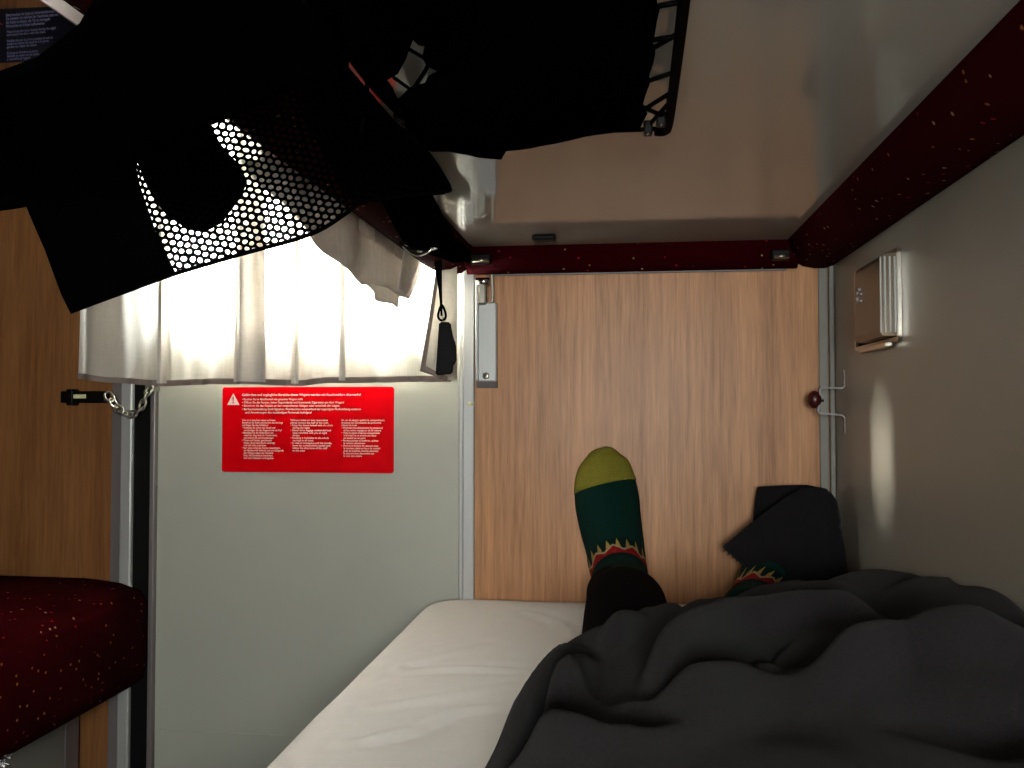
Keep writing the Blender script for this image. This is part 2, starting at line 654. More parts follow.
# strips and profiles round the door
struct('trim_1', bx(xa, wx(122.5), D - 0.004, D + 0.06, 0, 1.95, bev=0.001), 'alu2')
struct('trim_2', bx(wx(122.5), wx(134), D - 0.010, D + 0.06, 0, 1.95, bev=0.003), 'alu')
struct('trim_3', bx(wx(134), wx(147.5) + .004, D - 0.002, D + 0.06, 0, 1.95), 'rubber')
bm = bx(wx(459), wx(463.5), D - 0.006, D + 0.06, 0, 1.95, bev=0.002)
box(bm, wx(463.5), wx(475), D - 0.012, D + 0.06, 0, 1.95, bev=0.0025)
t4 = struct('trim_4', bm, 'alu')
p = atY(470, 404, D - 0.012)
bm = bmesh.new()
tube(bm, [p + Vector((0, 0.001, 0)), p + Vector((0, -0.002, 0)), p + Vector((0, -0.0035, 0))], [0.0048, 0.0046, 0.003], 6)
obj('screw_cap', bm, 'cream', t4)
bm = bx(wx(820), wx(829), D - 0.005, D, 0, HT, bev=0.0015)
box(bm, wx(829.7), XR - .0005, D - 0.012, D, 0, HT, bev=0.002)
struct('trim_5', bm, 'grey_strip')
struct('trim_6', bx(wx(487, 275), wx(786, 275), D - 0.006, D, wz(276.3), wz(272.6), bev=0.001), 'alu2')

# sliding door
door = empty('door_1', (wx(300), D + 0.02, 0))
door['kind'] = 'structure'
dx0, dx1 = wx(153), wx(461)
gx0, gx1, gz0, gz1 = wx(168), wx(452.5), wz(332), 1.72
y0, y1 = D + 0.012, D + 0.045
bm = bx(dx0, dx1, y0, y1, 0.01, gz0)
box(bm, dx0, gx0, y0, y1, gz0, gz1)
box(bm, gx1, dx1, y0, y1, gz0, gz1)
box(bm, dx0, dx1, y0, y1, gz1, 1.95)
obj('door_panel', bm, 'door', door)
zs = wz(748)
obj('kick_plate', bx(dx0 + .004, dx1 - .004, y0 - 0.0022, y0, 0.012, zs, bev=0.0008), 'door', door)
obj('edge_profile', bx(wx(147.5), wx(154), y0 - 0.012, y1, 0.01, 1.95, bev=0.002), 'alu2', door)
bm = bmesh.new()
outer = rrect(gx0 - .004, gx1 + .004, gz0 - .004, gz1 + .004, 0.045)
inner = rrect(gx0 + .012, gx1 - .012, gz0 + .012, gz1 - .012, 0.035)
for ya in (0,):
    a = [bm.verts.new((x, y0 - .003, z)) for x, z in outer]
    b = [bm.verts.new((x, y0 - .003, z)) for x, z in inner]
    c = [bm.verts.new((x, y1, z)) for x, z in inner]
    d = [bm.verts.new((x, y1, z)) for x, z in outer]
    n = len(a)
    for i in range(n):
        j = (i + 1) % n
        for p_, q_ in ((a, b), (b, c), (c, d), (d, a)):
            bm.faces.new((p_[i], p_[j], q_[j], q_[i]))
obj('window_gasket', bm, 'grey_strip', door)
obj('window_pane', bx(gx0 + .004, gx1 - .004, D + 0.026, D + 0.031, gz0 + .004, gz1 - .004), 'glass', door)

# ------------------------------------------------------------------ curtain on the door
YC = D - 0.032
cx0, cx1 = wx(80, 380, YC), wx(452, 380, YC)
ztop = 1.70
hemz = [(80, 377), (115, 381), (160, 384), (205, 383), (250, 382), (300, 384), (340, 381), (375, 381), (410, 380), (455, 380)]


def hem_at(px):
    for (a, za), (b, zb) in zip(hemz, hemz[1:]):
        if a <= px <= b:
            t = (px - a) / (b - a)
            t = t * t * (3 - 2 * t)
            return za + (zb - za) * t
    return hemz[-1][1]


pleats = [(80, 0.0), (100, .010), (122, -.004), (164, .004), (170, -.010), (205, .002), (222, .012), (242, -.010), (246, .004),
          (262, -.012), (268, -.006), (292, .008), (300, -.006), (330, .006), (352, -.004), (380, .008), (402, -.002), (425, .006), (440, -.004), (455, .0)]


def pleat(px):
    for (a, va), (b, vb) in zip(pleats, pleats[1:]):
        if a <= px <= b:
            t = (px - a) / (b - a)
            t = t * t * (3 - 2 * t)
            return va + (vb - va) * t
    return 0


def curtain_pt(u, v, dy=0.0):
    px = 80 + 372 * u
    zb = wz(hem_at(px), px, YC)
    z = zb + (ztop - zb) * v
    k = 1.0 - 0.35 * v
    w = 0.002 * sin(px * .31 + v * 9)
    x = cx0 + (cx1 - cx0) * u + pleat(px) * 0.4 + 0.004 * (1 - v) * sin(px * 0.05)
    if u < 0.03:
        x -= (0.03 - u) / 0.03 * 0.0
    return Vector((x, YC - pleat(px) * k * 1.6 + w + dy, z))


cur = thing('curtain', 'off-white woven curtain with brown stitched hem hanging over the door window', 'curtain', (wx(260), YC, wz(383)))
bm = bmesh.new()
grid(bm, lambda u, v: curtain_pt(u, v), 150, 24)
obj('drape', bm, 'curtain', cur, smooth=True)
bm = bmesh.new()
grid(bm, lambda u, v: curtain_pt(u, -0.004 + v * 0.012, -0.0016), 150, 2)
grid(bm, lambda u, v: curtain_pt(u, -0.004 + v * 0.012, 0.0016), 150, 2)
obj('hem', bm, 'hem', cur, smooth=True)
# fold-over bands where the cloth doubles up
for pa, pb in ((240, 269), (161, 168), (296, 303), (346, 352)):
    bm = bmesh.new()
    ua, ub = (pa - 80) / 372, (pb - 80) / 372
    grid(bm, lambda u, v: curtain_pt(ua + (ub - ua) * u, v * .999 + .001, -0.006), 14, 24)
    obj('fold_over', bm, 'doubled', cur, smooth=True)
# turned-in right edge: a second layer with its own vertical hem
ycr = YC - 0.020
pl = [(436, 200), (457, 200), (457, 379), (447, 381), (420, 371), (430, 310), (437, 262)]
obj_edge = cloth_piece('folded_edge', pl, lambda x, y: atY(x, y, ycr - 0.004 * sin(x * .3)), 'curtain', cur, step=7, thick=0.0008)
pl = [(437, 262), (440.5, 262), (434, 310), (425.5, 366), (448, 377), (447, 381), (420, 371), (430, 310)]
cloth_piece('side_hem', pl, lambda x, y: atY(x, y, ycr - 0.007), 'hem', cur, step=5, thick=0.0012)
bm = bmesh.new()
cyl(bm, (xa - .06, YC, ztop + .004), (xb - .002, YC, ztop + .004), 0.006)
for q in (xa - .055, xb - .012):
    cyl(bm, (q, YC, ztop + .004), (q, D - 0.0005, ztop + .004), 0.005)
rod = obj('curtain_rod', bm, 'chrome', None, smooth=True)
tag(rod, 'thin metal curtain rod above the door window carrying the off-white curtain', 'curtain rod')

# ------------------------------------------------------------------ red warning sign
Yd = y0
sx0, sx1, sz0, sz1 = wx(222.5, 430, Yd), wx(394, 430, Yd), wz(472.5, 300, Yd), wz(387, 300, Yd)
sg = thing('warning_sign', 'red warning sign with white text and triangle on the grey door', 'sign', ((sx0 + sx1) / 2, Yd, sz0))
bm = bmesh.new()
prism_y(bm, rrect(sx0, sx1, sz0, sz1, 0.005), Yd - 0.0012, Yd - 0.0001)
obj('plate', bm, 'red', sg)
Yt = Yd - 0.0014


def ps(px, py):
    q = atY(px, py, Yt)
    return q.x, q.z


bm = bmesh.new()
prism_y(bm, [ps(233.3, 393.3), ps(239.5, 405), ps(227.2, 405)], Yt - 0.0003, Yt)
obj('warning_triangle', bm, 'letter', sg)
bm = bmesh.new()
prism_y(bm, [ps(232.6, 397), ps(234, 397), ps(233.7, 401.2), ps(232.9, 401.2)], Yt - 0.0008, Yt - .0004)
prism_y(bm, [ps(232.7, 402), ps(233.9, 402), ps(233.9, 403.4), ps(232.7, 403.4)], Yt - 0.0008, Yt - .0004)
obj('exclamation_mark', bm, 'signred', sg)
tops = [
    (242, 395.9, 128, 'Gefährdete und zugängliche Bereiche dieses Wagens werden mit Rauchmeldern überwacht!', 0.0058, 0.00012),
    (242, 400.2, 66, '• Rauchen Sie im Abteilbereich des gesamten Wagens nicht', 0.0052, 0.00008),
    (242, 403.4, 110, '• Öffnen Sie die Fenster, keine Gegenstände und brennende Zigaretten aus dem Wagen!', 0.0052, 0.00008),
    (242, 406.6, 105, '• Bewahren Sie das Gepäck an den vorgesehenen Ablagen oder unterhalb der Liegen', 0.0052, 0.00008),
    (242, 410.1, 128, '• Bei Rauchentwicklung durch Signalton, Warnleuchten entsprechend der angezeigten Fluchtrichtung verlassen', 0.0052, 0.00008),
    (245, 413.4, 72, 'und Anweisungen des zuständigen Personals befolgen!', 0.0052, 0.00008),
]
for px, py, w, body, size, bold in tops:
    x, z = ps(px, py)
    text('lettering', body, x, z, size, 'letter', sg, width=w * 1.512 / F, y=Yt, bold=bold)
cols = [
    (242, 421, 'Was ist zu beachten wenn es brennt\nBewahren Sie Ruhe und handeln Sie überlegt\nund folgen Sie den Schildern!', 45.5,
     ['• Verlassen Sie sofort das Abteil und\n   verständigen Sie das Zugpersonal mit Ruf',
      '• Betätigen Sie die Notbremse nur,\n   wenn der Zug nicht im Tunnel steht,\n   und warten Sie auf Anweisungen',
      '• Türen und Fenster geschlossen\n   halten, damit kein Rauch eindringt,\n   und sich nicht ausbreitet',
      '• Nur wenn nötig das Fenster einschlagen,\n   ein Nothammer befindet sich am Gangende\n   des Wagens neben der Abteiltür\n   links, bei Dunkelheit beleuchtet,\n   und nach Gebrauch zurückgeben']),
    (290.5, 421, 'Without ticket or seat reservation\nplease contact the staff of this train', 45.5,
     ['• Keep the doors locked with the chain\n   during the night',
      '• Never leave luggage unattended and\n   keep valuables with you at night\n   always',
      '• Smoking is forbidden in the whole\n   carriage at all times',
      '• In case of emergency pull the handle,\n   leave the compartment quickly and\n   follow the directions of the staff\n   to the exits']),
    (341.5, 421, 'En cas de danger quittez le compartiment\net suivez les instructions du personnel\nà bord du train', 45.5,
     ['• Prévenez immédiatement le personnel\n   et les autres voyageurs de la voiture',
      '• Tirez le signal d\'alarme uniquement\n   si le train ne se trouve pas dans\n   un tunnel ou un pont',
      '• Fermez portes et fenêtres, quittez\n   la voiture calmement',
      '• Ouvrez la fenêtre de secours avec\n   le marteau placé au bout du couloir\n   près de la porte, ensuite attendez\n   le secours sans descendre sur\n   la voie sans ordre']),
]
for px, py, head, w, paras in cols:
    body = head + '\n' + '\n'.join(paras)
    x, z = ps(px, py)
    text('lettering', body, x, z, 0.0047, 'letter', sg, width=w * 1.512 / F, y=Yt, spacing=0.96, bold=0.00006)

# dark blue notice, upper left
nb = thing('notice_sign', 'dark navy notice with pale text high on the wooden panel left of the door', 'sign', (wx(0, 35), D, wz(62, 0)))
q0, q1, q2, q3 = [atY(*c, D) for c in ((-110, 67), (112, 59), (112, 4.5), (-110, 14))]
bm = bmesh.new()
prism_y(bm, [(q.x, q.z) for q in (q0, q1, q2, q3)], D - 0.0015, D - 0.0001)
obj('plate', bm, 'blue', nb)
blk = ['Bitte beachten Sie folgende Sicherheitshinweise',
       'Die Abteiltür ist während der Nachtruhe stets mit',
       'der Kette zu sichern, die Tür zu verriegeln',
       'Wertsachen am Körper aufbewahren', '',
       'Please keep the door locked during the night', 'and secure the door with the chain.', '',
       'Veuillez fermer la porte pendant la nuit et', 'mettre la chaîne de sécurité à la porte,', 'gardez vos objets de valeur.', '',
       'Si prega di chiudere la porta', 'durante la notte con la catena', 'e custodire gli oggetti']
x, z = atY(6.5, 17, D).x, atY(6.5, 17, D).z
o = text('lettering', '\n'.join(blk[:4]), x, z, 0.0078, 'letter_b', nb, width=62 * 1.5 / F, y=D - 0.0018, spacing=0.9, bold=0.0001)
o.rotation_euler.y = -0.025
x, z = atY(7.5, 33.5, D).x, atY(7.5, 33.5, D).z
o = text('lettering', '\n'.join(blk[5:]), x, z, 0.0068, 'letter_b', nb, width=58 * 1.5 / F, y=D - 0.0018, spacing=0.85)
o.rotation_euler.y = -0.025
bm = bmesh.new()
tri = [atY(-6, 17, D), atY(3.6, 25, D), atY(-15, 25.5, D)]
prism_y(bm, [(q.x, q.z) for q in tri], D - 0.0022, D - 0.0015)
obj('warning_triangle', bm, 'signred', nb)
tri = [atY(-6, 19, D), atY(1.4, 24.2, D), atY(-13, 24.6, D)]
bm = bmesh.new()
prism_y(bm, [(q.x, q.z) for q in tri], D - 0.0028, D - 0.0022)
obj('warning_symbol', bm, 'letter', nb)

# ------------------------------------------------------------------ door chain and latch
YL = D - 0.012
lt = thing('chain_latch', 'black door latch bar with cream mark and steel chain on the left door post', 'latch', atY(85, 397, D))
a, b = atY(62, 403, YL), atY(107, 391, YL)
bm = bx(a.x, b.x, D - 0.018, D - 0.0005, a.z, b.z, bev=0.0025)
obj('bar', bm, 'black', lt)
a, b = atY(69, 405.5, YL), atY(76, 389, YL)
obj('clasp', bx(a.x, b.x, D - 0.022, D - 0.0005, a.z, b.z, bev=0.0025), 'black', lt)
a, b = atY(75.5, 398.5, YL), atY(88, 394.5, YL)
obj('cream_mark', bx(a.x, b.x, D - 0.0195, D - 0.0175, a.z, b.z, bev=0.0008), 'cream', lt)
for px in (64.5, 69):
    c = atY(px, 396, D - .0225)
    bm = bmesh.new()
    cyl(bm, c + Vector((0, .006, 0)), c, 0.0016, seg=12)
    obj('rivet', bm, 'chrome', lt)
a, b = atY(148, 391.5, D), atY(157.5, 385.5, D)
bm = bx(a.x, b.x, D - 0.012, D + 0.012, a.z, b.z, bev=0.002)
obj('staple', bm, 'steel', lt)
cp = catmull([atY(107, 394, D - .024), atY(111.5, 400, D - .024), atY(117, 408, D - .022), atY(124.5, 413.2, D - .022), atY(133, 414, D - .022),
              atY(140, 409.5, D - .022), atY(144, 401, D - .022), atY(147.5, 392.5, D - .022), atY(151.5, 387.5, D - .02)], 20)
lens = [0]
for i in range(1, len(cp)):
    lens.append(lens[-1] + (cp[i] - cp[i - 1]).length)
nl = 9


def along(s):
    s = max(0, min(s, lens[-1]))
    for i in range(1, len(cp)):
        if lens[i] >= s:
            t = (s - lens[i - 1]) / max(1e-9, lens[i] - lens[i - 1])
            return cp[i - 1].lerp(cp[i], t)
    return cp[-1]


seg = lens[-1] / nl
for k in range(nl):
    c = along((k + .5) * seg)
    t = (along((k + .95) * seg) - along((k + .05) * seg)).normalized()
    nrm = Vector((0, -1, 0))
    sd = t.cross(nrm).normalized()
    if k % 2:
        sd = (sd * 0.35 + nrm).normalized()
    else:
        sd = (sd + nrm * 0.35).normalized()
    L, W = seg * 0.70, 0.0064
    pts = []
    for q in range(20):
        an = 2 * pi * q / 20
        cx_ = cos(an)
        ex = (L - W) * (1 if cx_ > 0.01 else -1 if cx_ < -0.01 else 0) + W * cx_
        pts.append(c + t * ex + sd * (W * sin(an)))
    bm = bmesh.new()
    tube(bm, pts, 0.0022, 8, closed=True)
    obj('chain_link', bm, 'steel', lt, smooth=True)

# ------------------------------------------------------------------ berth bracket on the wall
br = thing('berth_bracket', 'aluminium berth bracket screwed to the wood panel beside the door profile', 'bracket', atY(486, 388, D))
a, b = atY(476.5, 388, D - .012), atY(497, 302, D - .012)
bm = bx(a.x, b.x, D - 0.016, D - 0.0005, a.z + .010, b.z, bev=0.003)
obj('plate', bm, 'alu', br)
bm = bmesh.new()
pr = [(D - 0.0005, a.z), (D - 0.010, a.z), (D - 0.0155, a.z + .011), (D - 0.0005, a.z + .011)]
va = [bm.verts.new((a.x, y, z)) for y, z in pr]
vb = [bm.verts.new((b.x, y, z)) for y, z in pr]
bm.faces.new(va); bm.faces.new(vb[::-1])
for i in range(4):
    bm.faces.new((va[i], va[(i + 1) % 4], vb[(i + 1) % 4], vb[i]))
obj('foot', bm, 'alu2', br)
bm = bx(a.x, a.x + .005, D - 0.024, D - 0.015, a.z + .012, b.z + .03, bev=0.0015)
obj('edge_rib', bm, 'alu', br)
c = atY(486, 376, D - .016)
bm = bmesh.new()
tube(bm, [c + Vector((0, .001, 0)), c + Vector((0, -.002, 0)), c + Vector((0, -.003, 0))], [.0062, .0058, .004], 18)
sc = obj('screw', bm, 'steel', br, smooth=True)
bm = bmesh.new()
cyl(bm, c + Vector((0, -.0028, 0)), c + Vector((0, -.0036, 0)), .002, seg=6)
obj('screw_socket', bm, 'rubber', sc)
p0, p1 = atY(475, 281, D - .03), atY(489, 281, D - .03)
bm = bmesh.new()
cyl(bm, (p0.x, D - .022, p0.z), (p1.x, D - .022, p0.z), 0.007, seg=20)
obj('pivot_pin', bm, 'chrome', br, smooth=True)
bm = bx(p0.x + .003, p0.x + .019, D - 0.025, D - 0.001, b.z - .006, p0.z + .006, bev=0.004)
box(bm, p1.x + .002, p1.x + .007, D - 0.022, D - 0.001, b.z - .002, p0.z + .012, bev=0.0015)
obj('pivot_lug', bm, 'steel', br)

# ------------------------------------------------------------------ middle berth overhead
ZU = 1.075
YE0 = -0.70
be = thing('middle_berth', 'middle berth overhead with glossy grey underside and red dotted padded edges', 'berth', (0, .4, ZU))
obj('base_panel', bx(-0.262, 0.272, YE0 + .03, D - 0.03, ZU, ZU + 0.02), 'under', be)
prof_r = [(.266, 1.0755), (.271, 1.060), (.281, 1.046), (.297, 1.037), (.315, 1.033), (.332, 1.033), (.345, 1.037), (.345, 1.15), (.33, 1.165), (.266, 1.165)]
prof_l = [(-.250, 1.0755), (-.256, 1.060), (-.268, 1.046), (-.288, 1.036), (-.308, 1.034), (-.324, 1.040), (-.333, 1.054), (-.337, 1.10), (-.333, 1.15), (-.318, 1.165), (-.250, 1.165)]
bm = bmesh.new()
loft(bm, [[Vector((x, y, z)) for x, z in prof_r] for y in (YE0, .2, .8, 1.3, D - 0.008)])
obj('wall_padding', bm, 'uph', be, smooth=True)
bm = bmesh.new()
loft(bm, [[Vector((x + dx, y, z)) for x, z in prof_l] for y, dx in ((YE0, 0), (.2, 0), (.8, 0), (1.3, 0), (1.42, 0.0), (1.47, .004), (D - 0.01, .014))])
obj('front_padding', bm, 'uph', be, smooth=True)
prof_e = [(1.455, 1.0755), (1.458, 1.055), (1.466, 1.040), (1.478, 1.032), (1.489, 1.033), (1.492, 1.045), (1.492, 1.165), (1.455, 1.165)]
bm = bmesh.new()
loft(bm, [[Vector((x, y, z)) for y, z in prof_e] for x in (-.262, -.1, .1, .285)])
obj('end_padding', bm, 'uph', be, smooth=True)
obj('mattress', bx(-0.25, 0.262, YE0, 1.455, ZU + 0.02, 1.17, bev=0.01), 'sheet', be)
a = atZ(532, 235, ZU)
b = atZ(556, 235, ZU)
bm = bx(a.x, b.x, a.y - .006, a.y + .016, ZU - 0.009, ZU, bev=0.003)
obj('catch', bm, 'black', be)
for (pxa, pxb, py) in ((471, 491, 262), (771, 789, 258)):
    a, b = atY(pxa, py, 1.452), atY(pxb, py, 1.452)
    bm = bx(a.x, b.x, 1.442, 1.462, a.z - .004, a.z + .012, bev=0.002)
    k = obj('hinge_block', bm, 'black', be)
    bm = bmesh.new()
    cyl(bm, (a.x + .004, 1.439, a.z), (b.x - .002, 1.439, a.z - .0), 0.003, seg=12)
    obj('hinge_pin', bm, 'steel', k, smooth=True)

# upper rail of the opposite side, top left corner
ur = thing('berth_rail', 'grey metal rail with red padding in front of the navy notice', 'rail', (-.88, 1.45, 1.43))
a, b = atY(78.5, 26, 1.45), atY(86, 12, 1.45)
bm = bmesh.new()
prof = [(a.x, a.z), (b.x, b.z), (b.x - .012, b.z + .012), (a.x - .020, a.z + .012)]
prof = [(a.x - .004, a.z), (a.x, a.z), (b.x + .001, b.z), (b.x - .012, b.z + .018), (a.x - .012, a.z + .012)]
loft(bm, [[Vector((x, y, z)) for x, z in prof] for y in (YB + .02, 0, .8, 1.455)])
obj('metal_profile', bm, 'alu2', ur)
bm = bmesh.new()
c = Vector((b.x + .022, 0, b.z + .028))
loft(bm, [[Vector((c.x + .032 * cos(t * pi / 8), y, c.z + .027 * sin(t * pi / 8))) for t in range(16)] for y in (YB + .02, 0, .8, 1.44, 1.458)])
obj('padding', bm, 'uph', ur, smooth=True)
bm = bx(a.x - .02, b.x + .02, 1.44, D - .0005, b.z + .012, b.z + .05, bev=.003)
obj('wall_mount', bm, 'alu2', ur)

# ------------------------------------------------------------------ ashtray on the partition
at = thing('ashtray', 'bronze flip-out ashtray box in a metal frame on the grey right-hand partition', 'ashtray', (XR, 1.22, .88))
ya, yb_, za, zb = atX(902, 290, XR).y, atX(858, 320, XR).y, atX(902, 341, XR).z, atX(902, 246, XR).z
yn, yf = ya + .010, ya + .135
bm = bmesh.new()
fo = rrect(ya, yb_, za, zb, .008)
fi = rrect(ya + .006, yb_ - .006, za + .006, zb - .006, .005)
L4 = [[bm.verts.new((X, y, z)) for y, z in pl] for X, pl in ((XR - .0005, fo), (XR - .005, fo), (XR - .005, fi), (XR - .0005, fi))]
n = len(fo)
for s in range(3):
    for i in range(n):
        bm.faces.new((L4[s][i], L4[s][(i + 1) % n], L4[s + 1][(i + 1) % n], L4[s + 1][i]))
obj('frame', bm, 'steel', at)
obj('recess', bx(XR - .0015, XR - .0006, ya + .005, yb_ - .005, za + .005, zb - .005), 'rubber', at)
bm = bmesh.new()
# tilted bin: its face leans out a little at the bottom
prof = [(XR - .002, .998), (XR - .019, .996), (XR - .022, .990), (XR - .024, .899), (XR - .021, .893), (XR - .002, .893)]
va = [bm.verts.new((x, yn, z)) for x, z in prof]
vb = [bm.verts.new((x, yf, z)) for x, z in prof]
bm.faces.new(va); bm.faces.new(vb[::-1])
for i in range(len(prof)):
    j = (i + 1) % len(prof)
    bm.faces.new((va[i], va[j], vb[j], vb[i]))
bmesh.ops.bevel(bm, geom=list(bm.edges), offset=.0015, segments=2, affect='EDGES')
bn = obj('bin', bm, 'ashtray', at)
for k, (xo, w) in enumerate(((.0225, .0015), (.017, .002), (.011, .002), (.005, .002))):
    bm = bx(XR - xo - w, XR - xo, yn - .0035, yn + .0005, .897, .993, bev=.0007)
    obj('side_rib', bm, 'alu', bn)
bm = bx(XR - .0255, XR - .022, yf - .032, yf - .018, .962, .966)
box(bm, XR - .0255, XR - .022, yf - .022, yf - .018, .948, .966)
box(bm, XR - .0255, XR - .022, yf - .040, yf - .022, .955, .958)
box(bm, XR - .0255, XR - .022, yf - .040, yf - .018, .946, .949)
obj('clip', bm, 'alu2', bn)
bm = bx(XR - .012, XR - .002, yn + .02, yf + .02, .880, .888, bev=.002)
obj('striker_lip', bm, 'steel', at)

# ------------------------------------------------------------------ bracket with red knob
hk = thing('wall_hook', 'bent metal bracket with dark red knob on the partition below the ashtray', 'hook', (XR, 1.42, .76))
ykc = atX(844, 400, XR).y
yk0, yk1 = ykc - .006, ykc + .006
path = [(XR - .001, .862), (XR - .001, .839), (XR - .004, .8355), (XR - .035, .8365), (XR - .0385, .833), (XR - .0415, .800), (XR - .0415, .796), (XR - .038, .7935), (XR - .004, .7905), (XR - .001, .787), (XR - .001, .764)]
bm = bmesh.new()
th = .0028
rows = []
for i, (x, z) in enumerate(path):
    t = Vector((path[min(i + 1, len(path) - 1)][0] - path[max(i - 1, 0)][0], path[min(i + 1, len(path) - 1)][1] - path[max(i - 1, 0)][1]))
    t.normalize()
    nx, nz = -t.y * th, t.x * th
    rows.append([Vector((x, yk0, z)), Vector((x, yk1, z)), Vector((x + nx, yk1, z + nz)), Vector((x + nx, yk0, z + nz))])
loft(bm, rows)
obj('strap', bm, 'alu2', hk)
bm = bmesh.new()
bmesh.ops.create_uvsphere(bm, u_segments=24, v_segments=14, radius=1, matrix=Matrix.Translation((XR - .0448, ykc, .8165)) @ Matrix.Diagonal((.0105, .011, .0140, 1)))
obj('knob', bm, 'redknob', hk, smooth=True)
bm = bmesh.new()
cyl(bm, (XR - .04, ykc, .8145), (XR - .031, ykc, .8145), .0022, seg=10)
obj('knob_screw', bm, 'rubber', hk)

# ------------------------------------------------------------------ lower bunk and sheet
ZB = 0.482
bk = thing('lower_bunk', 'lower bunk with red dotted cushion under the white sheet along the partition', 'bunk', (0, .4, 0))
bm = bmesh.new()
prof = [(-.318, .36), (-.328, .375), (-.330, .44), (-.322, .462), (-.30, .471), (XR - .005, .474), (XR - .005, .355), (-.30, .352)]
loft(bm, [[Vector((x, y, z)) for x, z in prof] for y in (-.80, .3, 1.2, D - .014)])
obj('cushion', bm, 'uph', bk, smooth=False)
obj('base', bx(-.22, XR - .005, -.80, D - .014, 0.0, .352, bev=.004), 'wall_plain', bk)

wr_px = [[(365, 676), (410, 662), (488, 645)], [(370, 707), (446, 697), (516, 684)], [(376, 739), (453, 711), (500, 704)], [(400, 668), (470, 668), (520, 670)],
         [(345, 742), (420, 728)], [(530, 612), (560, 622), (575, 640)]]
wr = [[atZ(x, y, ZB) for x, y in c] for c in wr_px]


def seg_d(x, y, a, b):
    dx, dy = b[0] - a[0], b[1] - a[1]
    L2 = dx * dx + dy * dy
    t = max(0, min(1, ((x - a[0]) * dx + (y - a[1]) * dy) / L2)) if L2 else 0
    ex, ey = x - a[0] - t * dx, y - a[1] - t * dy
    return math.hypot(ex, ey), t


def poly_d(x, y, pts):
    best, bt = 9, 0
    n = len(pts) - 1
    for i in range(n):
        d, t = seg_d(x, y, pts[i], pts[i + 1])
        if d < best:
            best, bt = d, (i + t) / n
    return best, bt


sp = [(-.336, .372), (-.3405, .395), (-.3415, .425), (-.340, .447), (-.334, .462), (-.322, .472), (-.30, .478), (-.26, .481), (-.2, ZB), (-.1, ZB), (0, ZB), (.1, ZB), (.2, ZB), (.3, ZB), (XR - .004, ZB)]
spc = catmull([Vector((x, 0, z)) for x, z in sp], 5)


def sheet_pt(u, v):
    y = -.80 + (D - .003 + .80) * v
    f = u * (len(spc) - 1)
    i = min(int(f), len(spc) - 2)
    q = spc[i].lerp(spc[i + 1], f - i)
    x, z = q.x, q.z
    if z > .465:
        for c in wr:
            d, t = poly_d(x, y, c)
            if d < .05:
                z += .0042 * math.exp(-(d / .007) ** 2) * sin(pi * min(1, max(0.05, t))) - .0015 * math.exp(-((d - .016) / .008) ** 2)
        z += .0008 * sin(9 * y + 20 * x) + .0006 * sin(31 * y - 13 * x)
    e = max(0, (y - (D - .05)) / .05)
    if x < -.25:
        x += .018 * e * e * (-.25 - x) / .09
    z -= .010 * e ** 3
    return Vector((x, y, z))


bm = bmesh.new()
grid(bm, sheet_pt, 140, 300)
o = obj('bed_sheet', bm, 'sheet', None, smooth=True)
tag(o, 'white fitted sheet stretched over the lower bunk, faintly wrinkled', 'sheet')
md = o.modifiers.new('thickness', 'SOLIDIFY')
md.thickness = .002
md.offset = -1

# ------------------------------------------------------------------ bench across the aisle
bs = thing('bench_seat', 'dark red dotted bench seat opposite, on the far left below the wood panel', 'seat', (-1.2, .4, 0))
ct = atY(147, 610, 1.488)
xr = ct.x
xl_ = XL + .012
prof = [(xl_, .485), (xr - .30, .498), (xr - .12, .497), (xr - .05, .490), (xr - .015, .478), (xr - .001, .458), (xr, .42), (xr - .001, .35), (xr - .008, .322), (xr - .03, .306), (xr - .10, .298), (xr - .25, .295), (xl_, .295)]
bm = bmesh.new()
loft(bm, [[Vector((x, y, z)) for x, z in prof] for y in (YB + .01, .2, .8, 1.3, D - .012)])
obj('cushion', bm, 'uph', bs, smooth=True)
xg = wx(75, 750, 1.48)
obj('support', bx(XL + .01, xg, YB + .01, D - .012, .0, .296, bev=.003), 'grey_strip', bs)
bm = bmesh.new()
prof = [(XL + .004, .50), (XL + .10, .50), (XL + .135, .53), (XL + .14, .75), (XL + .12, 1.02), (XL + .09, 1.06), (XL + .004, 1.06)]
loft(bm, [[Vector((x, y, z)) for x, z in prof] for y in (YB + .01, .2, .8, 1.3, D - .012)])
obj('backrest', bm, 'uph', bs, smooth=False)
obj('support_edge', bx(xg - .004, xg + .002, D - .05, D - .012, .0, .294, bev=.001), 'alu2', bs)
# crumpled foil stuck at the front edge
fc = atX(5, 762, xr + .010)
fw = thing('foil_wrapper', 'tiny crumpled silver foil wrapper caught under the front edge of the red bench', 'wrapper', fc)
for (pxa, pya, pxb, pyb) in ((-1, 763.5, 5, 759.5), (6.5, 758, 11.5, 754.5), (-4, 766.5, 10, 765.2)):
    a, b = atX(pxa, pya, xr + .012), atX(pxb, pyb, xr + .012)
    bm = bmesh.new()
    n_ = 7
    rr = [.0006 + .0022 * sin(pi * (i + .3) / (n_ - .4)) for i in range(n_)]
    tube(bm, [a.lerp(b, i / (n_ - 1)) + Vector((0.004 * sin(i * 2.2), 0, .0006 * cos(i * 3))) for i in range(n_)], rr, 6)
    obj('foil_fold', bm, 'foil', fw)
bm = bmesh.new()
a, b = atX(-6, 770, xr + .004), atX(9, 757, xr + .004)
tube(bm, [Vector((xr - .006, a.y, a.z)), a.lerp(b, .5), Vector((xr - .004, b.y, b.z))], [.002, .004, .002], 6)
obj('foil_core', bm, 'black', fw)

